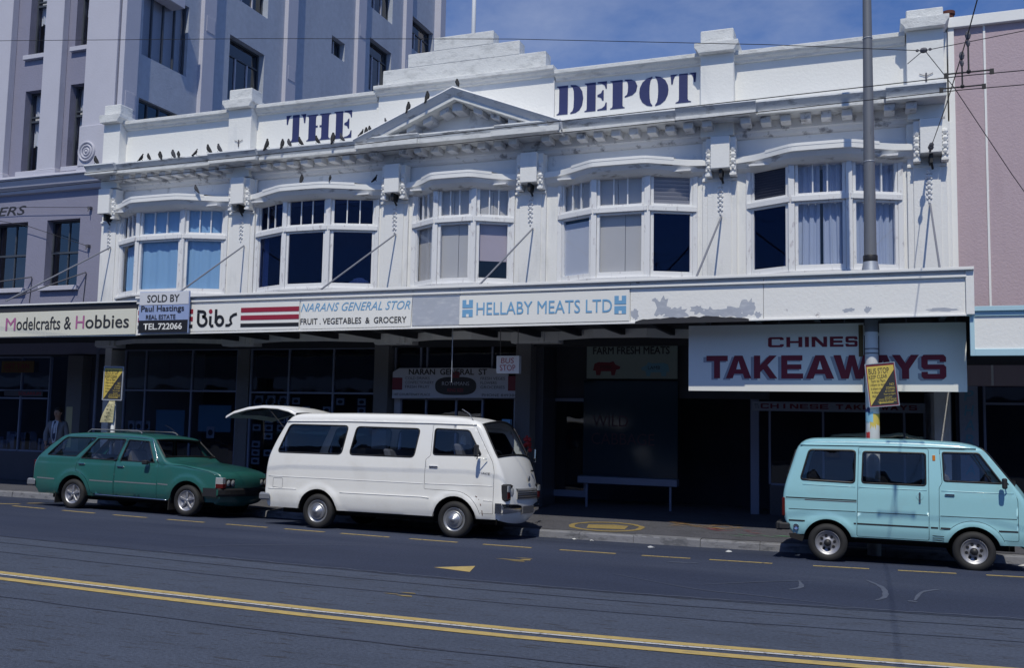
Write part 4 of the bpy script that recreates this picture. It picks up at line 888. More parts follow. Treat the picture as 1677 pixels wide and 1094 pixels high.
for x in (-16.85, -16.62, -16.38): picture(w1, x - .1, 1.38, .19, .26)
picture(w1, -14.62, 1.28, .22, .27)
for i in range(3):
    for j in range(8): 
        x = -13.34 + i * .33; z = .72 + j * .19
        if rnd.random() < .85: picture(w2, x, z, .22, .15)
for (a, b_) in ((-12.3, -11.25), (-11.15, -10.15)):
    k = 0
    while a + k * .27 < b_ - .2:
        for j in range(3):
            if rnd.random() < .85: picture(w2, a + k * .27, 2.10 - j * .19, .2, .15)
        k += 1
for i in range(3):
    picture(w2, -13.3 + i * .33, 2.12, .22, .17)
MB().box(-14.3, -13.78, SF + .5, SF + .9, .3, 1.15).build('cabinet', 'rust_brown', dep)
# Naran store front
w3 = framed(dep, -9.66, -6.80, 2.30, 3.38, (-9.05, -8.9, -7.4), (), mt='dull_alu')
MB().box(-9.66, -9.52, SF, SF + .1, .1, 2.28).build('door_jamb', 'board_dim', dep); MB().box(-6.90, -6.80, SF, SF + .1, .1, 2.28).build('door_jamb', 'board_dim', dep)
w4 = framed(dep, -9.5, -7.6, .6, 2.26, (-8.9, -8.2), (), nm='shop_window'); MB().box(-9.5, -7.6, SF, SF + .08, .1, .58).build('stall_riser', 'stall', dep)
s = board('store_sign', [(-9.60, 2.26), (-6.68, 2.30), (-6.68, 2.62), (-6.95, 2.62), (-6.95, 2.86), (-7.4, 2.91), (-9.45, 2.905), (-9.60, 2.82)], 18.18, 'naran_board', 'dim NARAN GENERAL STORE board above the shop door behind the white van', th=.03)
y = 18.174
text('NARAN  GENERAL  ST', -9.21, -7.42, 2.765, 2.885, y, 'near_black', s, bold=.03)
MB().flat(Q(-9.60, -9.36, 2.44, 2.70), y).build('dark_square', 'dark_maroon', s); MB().flat(Q(-6.95, -6.69, 2.44, 2.74), y - .001).build('dark_square', 'dark_maroon', s)
MB().flat([(-8.12 + .47 * (abs(math.cos(t)) ** .6) * (1 if math.cos(t) > 0 else -1), 2.53 + .19 * (abs(math.sin(t)) ** .8) * (1 if math.sin(t) > 0 else -1)) for t in [i * math.pi / 16 for i in range(32)]], y).build('oval', 'near_black', s)
MB().flat([(-8.2, 2.70), (-8.04, 2.70), (-8.02, 2.80), (-8.12, 2.84), (-8.22, 2.80)], y - .001).build('crest', 'dark_maroon', s)
text('ROTHMANS', -8.43, -7.81, 2.54, 2.62, y - .003, 'board_dim', s); text('KING SIZE', -8.30, -7.94, 2.41, 2.48, y - .003, 'maroon', s)
for i, t in enumerate(('COLD DRINKS', 'CONFECTIONERY', 'FRESH FRUIT')): text(t, -9.29, -8.72 if i != 1 else -8.62, 2.66 - .09 * i, 2.72 - .09 * i, y, 'dark_frame', s)
for i, t in enumerate(('FRESH VEGES', 'FLOWERS', 'GROCERIES')): text(t, -7.56, -7.02 if i != 1 else -7.2, 2.66 - .09 * i, 2.72 - .09 * i, y, 'dark_frame', s)
text('187 COURTENAY PLACE', -9.55, -8.70, 2.32, 2.37, y, 'dark_frame', s); text('PHONE 849384', -7.52, -6.76, 2.32, 2.375, y, 'dark_frame', s)
bx = empty('bus_stop_box', (-6.33, 16.5, 2.71), 'small white hanging box with red handwritten BUS STOP under the canopy', 'sign')
MB().box(-6.55, -6.10, 16.5, 16.62, 2.71, 3.04).build('box', 'board_white', bx, bevel=.004)
text('BUS', -6.46, -6.20, 2.90, 3.0, 16.496, 'maroon', bx, shear=.1); text('STOP', -6.48, -6.17, 2.76, 2.87, 16.496, 'maroon', bx, shear=-.1)
for x in (-6.5, -6.15): MB().tube([(x, 16.56, 3.04), (x, 16.56, 3.55)], .008).build('hanger', 'iron', bx)
MB().tube([(-7.05, 15.6, 2.5), (-7.05, 15.6, 3.5)], .0075).build('hanging_wire', 'zinc', dep)
# goods by the Naran door
gd = empty('flower_stand', (-6.62, 18.0, .07), 'dim stand with red flowers and a blue carton beside the pebbled pier', 'flower stand')
b = MB()
for i in range(26): b.ball((-6.58 + rnd.uniform(-.2, .22), 17.98 + rnd.uniform(-.1, .1), 1.38 + rnd.uniform(-.13, .16)), rnd.uniform(.03, .05), 6)
b.build('flowers', 'red', gd); b = MB(); b.lathe([(.10, 0), (.13, .9), (.15, 1.25), (0, 1.25)], (-6.6, 18.0, .08), n=10); b.build('bucket', 'stall', gd)
MB().box(-6.98, -6.80, 17.95, 18.05, 1.62, 1.86).build('carton', 'sign_blue', gd)
# butcher's: set back to 19.3
YB = 19.3
def K(x, z): return (x * YB / SF, CH + (z - CH) * YB / SF)
o = MB(); o.box(-6.5, -6.3, SF + .1, YB + .1, .1, 3.6); o.build('return_wall', 'tile_dark', dep)
x0, z0 = K(-6.12, .35); x1, z1 = K(-5.32, 2.31)
dr = MB(); dr.box(x0, x0 + .07, YB, YB + .05, z0, z1); dr.box(x1 - .07, x1, YB, YB + .05, z0, z1); dr.box(x0 + .07, x1 - .07, YB, YB + .05, z1 - .07, z1); dr.box(x0 + .07, x1 - .07, YB, YB + .05, z0, z0 + .13)
dr = dr.build('door', 'dull_alu', dep); MB().box(x0 + .07, x1 - .07, YB + .02, YB + .025, z0 + .13, z1 - .07).build('pane', 'shop_glass', dr)
MB().box(x1 - .02, x1 - .0, YB - .04, YB, 1.0, 1.2).build('handle', 'alu', dr)
MB().box(-6.3, -1.9, YB + .06, YB + .12, z1 + .02, 3.6).build('transom_wall', 'shop_dark', dep)
x0, z0 = K(-5.38, .78); x1, z1 = K(-3.50, 2.66)
bw = MB(); bw.box(x0, x1, YB - .1, YB + .05, z0, z1); pw = bw.build('dark_shop_panel', 'green_glass_panel', dep)
text('WILD', x0 + .2, x0 + .95, 1.75, 1.98, YB - .104, 'faint_red', pw); text('CABBAGE', x0 + .18, x0 + 1.5, 1.38, 1.62, YB - .104, 'faint_red', pw)
MB().box(x0 - .06, x1 + .02, YB - .28, YB - .05, z0 - .14, z0).build('window_ledge', 'alu', dep, bevel=.006)
for x in (x0 + .12, x1 - .12): MB().box(x - .02, x + .02, YB - .22, YB - .18, .1, z0 - .14).build('ledge_leg', 'dull_alu', dep)
a, c = K(-5.31, 2.70); d, e_ = K(-3.50, 3.44)
s = board('butcher_sign', Q(a, d, c, e_), YB - .16, 'meat_board', 'dark FARM FRESH MEATS sign with pig and lamb outlines', th=.03); y = YB - .166
text('FARM FRESH MEATS', a + .14, d - .16, e_ - .27, e_ - .12, y, 'near_black', s, bold=.03)
pig = [(0, .3), (.05, .75), (.2, .85), (.6, .82), (.75, .9), (.82, .7), (1, .55), (.98, .4), (.85, .35), (.8, 0), (.68, 0), (.66, .25), (.3, .25), (.27, 0), (.12, 0), (.1, .28)]
MB().flat([(a + .14 + .58 * u, c + .07 + .32 * v) for u, v in pig], y).build('pig_picture', 'dark_maroon', s)
MB().flat([(d - .16 - .58 * u, c + .05 + .32 * v) for u, v in pig], y).build('lamb_picture', 'panel_blue', s)
text('PORK', a + .3, a + .55, c + .2, c + .27, y - .003, 'black', s); text('LAMB', d - .6, d - .35, c + .19, c + .26, y - .003, 'black', s)
# takeaway shop
b = MB(); xa = K(-2.16, 0)[0]; b.box(xa, xa + .16, YB + .1, YB + .2, .1, 3.6); b.build('shop_post', 'dull_alu', dep)
xb = K(.86, 0)[0]
tk = framed(dep, -1.9, xb, .7, 2.2, (-.9, .1, .55), (), y=YB + .12); MB().box(-1.9, xb, YB + .1, YB + .2, .1, .68).build('stall_riser', 'tile_dark', dep)
a, c = K(-2.12, 2.115); d, e_ = K(.87, 2.29)
s = board('takeaway_sign', Q(a, d, c, e_), YB + .06, 'poster_dim', 'narrow dim CHINESE TAKEAWAYS strip sign above the takeaway shop window', th=.02)
text('TTs', a + .04, a + .13, c + .05, e_ - .05, YB + .054, 'dark_frame', s)
block('CHINESE', [(a + .16 + .185 * i, a + .32 + .185 * i) if c_ != 'I' else (a + .22 + .185 * i, a + .26 + .185 * i) for i, c_ in enumerate('CHINESE')], c + .05, e_ - .04, YB + .056, 'dark_maroon', s)
block('TAKEAWAYS', [(a + 1.56 + .162 * i, a + 1.70 + .162 * i) for i in range(9)], c + .05, e_ - .04, YB + .056, 'dark_maroon', s)
MB().box(K(1.05, 0)[0], 1.40, YB - .3, YB + .2, .1, 3.6).build('shop_pier', 'tile_dark', dep)
pc = board('poster_panel', Q(1.09, 1.32, 1.3, 2.55), 18.7, 'poster_dim', 'faded patterned poster panel beside the vertical PHARMACY sign', 'poster')
for i in range(14): 
    q0, q1 = rnd.uniform(1.1, 1.25), rnd.uniform(1.33, 2.45); MB().flat(Q(q0, q0 + rnd.uniform(.03, .07), q1, q1 + rnd.uniform(.03, .09)), 18.696 - .0003 * i).build('print_patch', rnd.choice(('dark_maroon', 'panel_blue', 'board_dim')), pc)
s = board('pharmacy_sign', Q(1.41, 1.70, .6, 2.60), 18.3, 'poster_dim', 'vertical dim PHARMACY sign with blue letters on the pink building', th=.04)
for i, ch in enumerate('PHARMACY'): text(ch, 1.48, 1.64, 2.34 - .255 * i, 2.52 - .255 * i, 18.294, 'panel_blue', s, bold=.012, shear=.15)
for a, c in ((1.8, 2.6), (2.6, 3.6), (3.6, 5)): framed(pk, a + .02, c, .7, 3.1, (), (2.3,), y=18.5)
MB().box(1.8, 12, 18.5, 18.6, .1, .68).build('stall_riser', 'tile_dark', pk); MB().box(1.3, 12, 20.4, 20.5, 0, 3.5).build('shop_interior', 'shop_dark', pk); MB().box(5, 12, 18.5, 18.6, .68, 3).build('shop_wall', 'shop_dark', pk)
# shops under the grey building
w5 = framed(gb, -21.5, -19.45, .82, 3.2, (-20.4,), (2.35, 2.15), y=SF); MB().box(-21.5, -19.4, SF - .02, SF + .1, .08, .80).build('stall_riser', 'stall', gb)
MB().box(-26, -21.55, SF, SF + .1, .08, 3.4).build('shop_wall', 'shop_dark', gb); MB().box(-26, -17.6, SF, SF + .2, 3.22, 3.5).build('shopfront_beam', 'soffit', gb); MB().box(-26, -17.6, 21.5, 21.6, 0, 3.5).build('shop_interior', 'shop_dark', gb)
MB().box(-26, -17.6, 18.6, 21.5, .06, .08).build('shop_floor', 'shop_dark', gb)
MB().box(-18.72, -18.24, SF - .15, SF + .2, .08, 3.22).build('shop_pier', 'pebble', gb); MB().box(-18.2, -17.75, SF + .1, SF + .15, .08, 3.2).build('shop_wall', 'shop_dark', gb)
MB().flat(Q(-18.68, -18.48, .95, 1.95), SF - .153).build('poster', 'paper_dirty', gb)
s = board('tan_sign', Q(-21.05, -19.95, 2.80, 3.10), SF - .05, 'tan_sign', 'small brown GET TAN sign in the dark shopfront at far left'); text('GET TAN', -20.95, -20.1, 2.9, 3.03, SF - .054, 'dark_maroon', s, bold=.02); text('Solar Sun Studio', -20.9, -20.2, 2.83, 2.88, SF - .054, 'dark_maroon', s)
s = board('solarium_sign', Q(-20.9, -19.6, 2.20, 2.34), SF - .05, 'stall', 'low dark strip sign with red lettering in the shopfront at far left'); text('SOLARIUM', -20.4, -19.65, 2.23, 2.31, SF - .054, 'maroon', s, bold=.02)
for i in range(22): MB().box(-21.3 + rnd.uniform(0, 1.6), -21.15 + rnd.uniform(0, 1.6), SF + .3, SF + .35, .95 + rnd.uniform(0, .4), 1.1 + rnd.uniform(.1, .6)) if False else None
it = MB()
for i in range(24):
    x, z = rnd.uniform(-21.4, -19.6), .84; it.box(x, x + rnd.uniform(.06, .18), SF + .2, SF + .4, z, z + rnd.uniform(.1, .45))
it.build('shop_goods', 'poster_dim', gb)
# ------------------------------------------------------------------ poles
PY = 15.70
pl_ = empty('lamp_pole', (-.005, PY, -.08), 'tall grey steel pole passing up through the canopy behind the blue van', 'pole')
b = MB(); b.lathe([(.10, 0), (.10, 1.6), (.098, 3.4)], (-.005, PY, -.08), n=20); b.build('lower_shaft', 'pole_white', pl_, smooth=True)
b = MB(); b.lathe([(.098, 3.4), (.096, 4.3), (.088, 5.6), (.075, 7.4), (.066, 8.7), (.06, 10.5)], (-.005, PY, -.08), n=20); b.build('upper_shaft', 'pole_grey', pl_, smooth=True)
b = MB(); b.lathe([(.15, 0), (.14, .03), (.105, .20)], (-.005, PY, 4.225), n=20); b.build('flashing_cone', 'zinc', pl_, smooth=True)
b = MB(); b.lathe([(.107, 0), (.109, .01), (.109, .09), (.105, .10)], (-.005, PY, 4.42), n=20); b.build('rubber_seal', 'black', pl_, smooth=True)
for z in (2.98, 3.05): MB().lathe([(.1, 0), (.104, .004), (.104, .012), (.1, .016)], (-.005, PY, z), n=20).build('strap', 'iron', pl_)
for z in (6.0, 8.0): MB().lathe([(.086 - (z - 5.95) * .006, 0), (.092 - (z - 5.95) * .006, .01), (.086 - (z - 5.95) * .006, .02)], (-.005, PY, z), n=16).build('pole_collar', 'zinc', pl_)
def wrap(nm, mt, a0, a1, z0, z1, r=.1025, par=pl_, c=(-.005, PY), jag=0):
    n = 10; g = []
    for j in range(n + 1):
        a = R(a0 + (a1 - a0) * j / n); g.append([(c[0] + r * math.cos(a), c[1] + r * math.sin(a), z0 + (rnd.uniform(-jag, jag))), (c[0] + r * math.cos(a), c[1] + r * math.sin(a), z1 + rnd.uniform(-jag, jag))])
    return MB().rows(g).build(nm, mt, par)
wrap('poster', 'sign_yellow', -110, -5, 1.80, 2.06); wrap('poster', 'sky_blue_paint', -160, -85, 1.93, 2.08, .1035, jag=.02); wrap('torn_poster', 'paper', -115, -20, 1.35, 1.86, .104, jag=.05); wrap('torn_poster', 'red', -150, -112, 1.66, 1.78, .105, jag=.01)
wrap('torn_poster', 'paper', -170, -120, 1.5, 1.84, .1035, jag=.05); wrap('poster', 'navy', -175, -110, 2.0, 2.15, .103, jag=.02)
def bus_sign(loc, w, h, tilt, left, label):
    e = empty('bus_stop_sign', loc, label, 'sign'); WL[e] = Vector((0, 0, 0)); e.rotation_euler = (0, tilt, 0)
    MB().box(-w / 2, w / 2, 0, .015, -h, 0).build('plate', 'dark_maroon' if not left else 'pole_grey', e)
    a, c = -w / 2 + .018, w / 2 - .018; t, b_ = -.018, -h + .018
    MB().flat([(a, b_), (a, t - .02), (c, t - .02), (c, t - .09)], -.002).build('yellow_half', 'sign_yellow', e); MB().flat([(a + .004, b_), (c, b_), (c, t - .095)], -.0022).build('black_half', 'near_black', e)
    fr = MB(); fr.box(-w / 2 - .008, -w / 2 + .006, -.006, .02, -h - .006, .006); fr.box(w / 2 - .006, w / 2 + .008, -.006, .02, -h - .006, .006); fr.box(-w / 2 + .006, w / 2 - .006, -.006, .02, -h - .006, -h + .006); fr.box(-w / 2 + .006, w / 2 - .006, -.006, .02, -.006, .006); fr.build('sign_frame', 'board_dim' if left else 'zinc', e)
    if not left:
        for x in (-w / 2 + .006, w / 2 - .014): MB().box(x, x + .008, -.004, -.0005, -h + .006, -.006).build('red_edge', 'maroon', e)
        MB().box(-w / 2 + .014, w / 2 - .014, -.004, -.0005, -h + .006, -h + .015).build('red_edge', 'maroon', e)
    L_ = [('BUS STOP', .06, .74, .085, .02), ('KEEP CLEAR', .05, .66, .055, .12), ('7am to 9am', .10, .58, .045, .185), ('1.00pm to 6pm', .06, .56, .045, .245), ('3.00pm to', .08, .42, .04, .305), ('9.00pm', .10, .36, .04, .36), ('FRIDAY', .10, .32, .035, .415)]
    for s_, u0_, u1_, hh, dz in L_: text(s_, -w / 2 + w * u0_ + .012, -w / 2 + w * u1_ + .02, t - .03 - (dz + hh) * h / .63, t - .03 - dz * h / .63, -.004, 'near_black', e, bold=.006)
    D_ = [('NO', .76, .90, .035, .27), ('STOPPING', .62, .92, .035, .325), ('AT OTHER', .58, .9, .03, .375), ('7am to 6pm', .52, .92, .032, .42), ('EXCEPT', .55, .80, .022, .47), ('GOODS SERVICE VEHICLES', .34, .93, .02, .50), ('LOADING OR UNLOADING', .30, .93, .02, .53)]
    for s_, u0_, u1_, hh, dz in D_: text(s_, -w / 2 + w * u0_, -w / 2 + w * u1_, t - .02 - (dz + hh) * h / .65, t - .02 - dz * h / .65, -.004, 'sign_yellow', e)
    z = b_ + .035; P = [(-.5, 0), (-.38, .5), (-.38, .18), (.5, .18), (.5, -.18), (-.38, -.18), (-.38, -.5)]; sx = .5 * w * (1 if not left else -1)
    pp_ = [((.07 * w) + sx * u, z + .03 * v) for u, v in P]; MB().flat(pp_, -.0045).build('arrow', 'sign_yellow', e)
    return e
bus_sign((.105, 15.54, 2.826), .416, .654, R(-5.5), False, 'yellow and black BUS STOP sign with a red edge tilted on the tall pole')
MB().box(-.04, .1, 15.556, 15.62, 2.45, 2.49).build('sign_bracket', 'iron', pl_)
sp = empty('sign_post', (-14.88, 15.80, .02), 'slim white post carrying a bus stop sign behind the green estate car', 'post')
MB().lathe([(.045, 0), (.045, 2.72), (0, 2.73)], (-14.88, 15.80, .02), n=14).build('post', 'pole_white', sp, smooth=True)
bus_sign((-14.88, 15.735, 2.80), .50, .70, R(.8), True, 'yellow and black BUS STOP sign upright on the slim post at left')
g = []
for j in range(9):
    t = j / 8; g.append([(-15.02 + .07 * (1 - t) - .13 * t, 15.74 - .05 * math.sin(t * 2.5), 2.08 - .45 * t), (-14.93 + .05 * math.sin(t * 5), 15.70 - .03 * math.sin(t * 2.5), 2.08 - .45 * t), (-14.80 - .03 * t, 15.735, 2.08 - .45 * t)])
pn = MB().rows(g).build('paper_notice', 'paper_dirty', None); pn.data.materials[0] = MT['paper_dirty']
tag(pn, 'torn yellowed paper notice taped below the bus stop sign at left', 'notice'); rehome(pn)
off_ = WL[pn]; 
for i, t in enumerate(('NOTICE', 'BUS', 'STOP', 'NO', 'PARKING')): text(t, -14.96 - .03 * (i > 2), -14.84 - .02 * i * .5, 2.0 - .075 * i - .04, 2.0 - .075 * i, 15.69 - .012 * min(i, 2), 'near_black', pn)
# ------------------------------------------------------------------ overhead wires
def wire(nm, pts, r, label, cat='wire', group=None, mt='wire'):
    o = MB().tube(pts, r, 5).build(nm, mt, None); rehome(o); return tag(o, label, cat, group)
def cat_(xa, xb, y, z0, slope, sag, n=40): return [(xa + (xb - xa) * i / n, y, z0 + slope * (xa + (xb - xa) * i / n) - sag * math.sin(math.pi * ((xa + (xb - xa) * i / n) + 26) / 52)) for i in range(n + 1)]
def poly(y, kn, xa=-60, xb=60, n=80):
    return [(x, y, interp(kn, x)) for x in sorted({xa + (xb - xa) * i / n for i in range(n + 1)} | {k[0] for k in kn})]
wire('trolley_wire', poly(10.93, [(-60, 5.5), (-12.8, 5.44), (-6.8, 5.49), (-3, 5.56), (1.0, 5.62), (30, 5.3), (60, 5.5)]), .0055, 'upper black trolley bus wire crossing in front of the parapet letters')
wire('trolley_wire', poly(11.67, [(-60, 5.6), (-13.6, 5.50), (-7.3, 5.60), (-2, 5.66), (1.0, 5.71), (30, 5.4), (60, 5.5)]), .0055, 'lower black trolley bus wire crossing in front of the cornice')
wire('span_wire', [(.98, 17.6, 6.62), (.98, 17.4, 6.62), (1.0, 14.0, 6.30), (1.0, 11.67, 6.12), (1.0, 10.93, 6.07), (1.06, 8.6, 6.2), (1.1, 4, 6.4), (1.2, -8.9, 7.0)], .007, 'thick span wire running from the end pilaster out over the street')
i_ = MB(); i_.ball((.98, 17.35, 6.62), .05, 8, sy=1.6); i_.ball((.98, 17.15, 6.61), .04, 8, sy=1.4); i_.tube([(.98, 17.6, 6.62), (.98, 17.1, 6.6)], .02)
tag(rehome(i_.build('strain_insulator', 'iron')), 'dark strain insulator where the span wire meets the end pilaster', 'insulator')
for y, zt, zb, lb in ((10.93, 6.06, 5.62, 'trolley wire hanger nearer the street with a horizontal bar on the upper wire'), (11.67, 6.11, 5.71, 'trolley wire hanger nearer the shops with a horizontal bar on the lower wire')):
    h = empty('wire_hanger', (1.0, y, zb), lb, 'wire hanger', 'hangers of the trolley wires')
    MB().tube([(1.0, y, zt), (1.0, y, zb + .04)], .009).build('drop_rod', 'wire', h)
    b = MB(); b.ball((1.0, y, zt), .03, 8, sz=1.8); b.ball((1.0, y, zt - .09), .022, 8, sz=1.8); b.build('insulator', 'iron', h)
    b = MB(); b.tube([(.78, y, zb + .035), (1.22, y, zb + .035)], .009); b.box(.76, .80, y - .012, y + .012, zb - .01, zb + .045); b.box(1.20, 1.24, y - .012, y + .012, zb - .01, zb + .045); b.ball((1.0, y, zb + .04), .025, 8); b.build('spreader_bar', 'wire', h)
wire('guy_wire', [(-40, 12, 11.0), (-14.24, 12, 8.34), (-8.9, 12, 7.70), (-4.62, 12, 7.15), (-1.18, 12, 6.64), (.62, 12, 6.34)], .0048, 'thin dark wire running high across the grey building and the sky')
wire('guy_wire', [(.62, 12, 6.34), (1.61, 12, 6.44), (12, 12, 7.4)], .0048, 'thin wire rising to the right from the yoke insulator')
wire('guy_wire', [(.64, 12, 6.33), (.8, 12, 6.08), (.95, 12.05, 5.86), (1.57, 12.4, 4.87), (2.4, 12.8, 3.6)], .0048, 'thin wire slanting down to the right across the pink building')
wire('guy_wire', [(.60, 12, 6.33), (.44, 12, 6.2)], .0048, 'short wire leg down to the left of the yoke insulator')
i_ = MB(); i_.ball((.62, 12, 6.345), .035, 8, sx=1.3); i_.ball((.55, 12, 6.35), .02, 6); i_.ball((.69, 12, 6.35), .02, 6); tag(rehome(i_.build('yoke_insulator', 'iron')), 'small yoke insulator joining three thin wires before the end pier', 'insulator')
wire('guy_wire', [(-.2, 13, 7.62), (.3, 13, 7.72), (.75, 13, 7.86), (3, 13, 8.3)], .004, 'faint wire at the top edge above the right parapet'); wire('guy_wire', [(-.2, 13.2, 7.72), (.75, 13.2, 7.95), (3, 13.2, 8.5)], .004, 'second faint wire at the top edge just above its neighbour')
# ------------------------------------------------------------------ the other side of the street (seen only in reflections)
ob = empty('opposite_building', (-8, -10, 0), 'plain shop building across the street mirrored in the windows', 'building')
b = MB(); b.box(-140, 60, -16, -10, 0, 8.2); b.build('front_wall', 'opp_wall', ob)
for i in range(16): MB().box(-33 + i * 3.3, -31.2 + i * 3.3, -10.0, -9.96, 4.6, 6.6).build('window', 'dark_frame', ob)
MB().box(-140, 60, -10, -7.4, 3.2, 3.8).build('canopy', 'sign_grey', ob); MB().box(-140, 60, -9.99, -9.93, .3, 3.0).build('shop_window', 'shop_dark', ob)
rp = MB(); rp.rows([[(x, y, .0 if y > -7.01 else .1) for y in (-10, -7.01)] for x in (-60, 60)]); rp.build('pavement_opposite', 'pavement', ob)
# ------------------------------------------------------------------ vehicles
def inpoly(p, P):
    x, y = p; c = False; j = len(P) - 1
    for i in range(len(P)):
        if (P[i][1] > y) != (P[j][1] > y) and x < (P[j][0] - P[i][0]) * (y - P[i][1]) / (P[j][1] - P[i][1]) + P[i][0]: c = not c
        j = i
    return c
def dense(P, step, closed=True):
    o = []; n = len(P)
    for i in range(n if closed else n - 1):
        a, b = P[i], P[(i + 1) % n]; k = max(1, int(math.dist(a, b) / step))
        o += [(a[0] + (b[0] - a[0]) * t / k, a[1] + (b[1] - a[1]) * t / k) for t in range(k)]
    if not closed: o.append(P[-1])
    return o
def roundp(P, r, n=4):
    """round the corners of a polygon"""
    o = []; k = len(P)
    for i in range(k):
        a, b, c = Vector(P[i - 1]), Vector(P[i]), Vector(P[(i + 1) % k]); u = (a - b); v = (c - b); d = min(r, u.length * .45, v.length * .45); u.normalize(); v.normalize()
        p, q = b + u * d, b + v * d
        for t in range(n + 1): t /= n; o.append(tuple(p * (1 - t) ** 2 + b * 2 * t * (1 - t) + q * t * t))
    return o
def panel(outer, holes, f, side, step=.045):
    """flat outline with holes, draped over the body side y=f(x,z)"""
    O = dense(outer, step); H = [dense(h, step) for h in holes]; V = []; E = []
    for ring in [O] + H:
        b = len(V); V += ring; E += [(b + i, b + (i + 1) % len(ring)) for i in range(len(ring))]
    x0, x1 = min(p[0] for p in O), max(p[0] for p in O); z0, z1 = min(p[1] for p in O), max(p[1] for p in O)
    allp = list(V); m2 = (step * .55) ** 2; x = x0 + step / 2; cell = {}
    for p in allp: cell.setdefault((int(p[0] / step), int(p[1] / step)), []).append(p)
    while x < x1:
        z = z0 + step / 2
        while z < z1:
            if inpoly((x, z), O) and not any(inpoly((x, z), h) for h in H):
                ci, cj = int(x / step), int(z / step)
                if all((q[0] - x) ** 2 + (q[1] - z) ** 2 > m2 for a in (-1, 0, 1) for b in (-1, 0, 1) for q in cell.get((ci + a, cj + b), ())): V.append((x, z))
            z += step
        x += step
    r = delaunay_2d_cdt([Vector(v) for v in V], E, [], 0, 1e-5)
    vs, fs = r[0], r[2]; F = []
    for t in fs:
        c = (sum(vs[i][0] for i in t) / 3, sum(vs[i][1] for i in t) / 3)
        if inpoly(c, O) and not any(inpoly(c, h) for h in H): F.append(tuple(t) if side < 0 else tuple(t)[::-1])
    mb = MB(); mb.add([(v[0], side * f(v[0], v[1]), v[1]) for v in vs], F); 
    # make winding consistent: outward = side
    G_ = []
    for t in mb.f:
        a, b, c = (Vector(mb.v[i]) for i in t); n = (b - a).cross(c - a); G_.append(t if n.y * side > 0 else t[::-1])
    mb.f = G_; return mb
def arcpts(cx, cz, r, a0, a1, n=16): return [(cx + r * math.cos(R(a0 + (a1 - a0) * i / n)), cz + r * math.sin(R(a0 + (a1 - a0) * i / n))) for i in range(n + 1)]
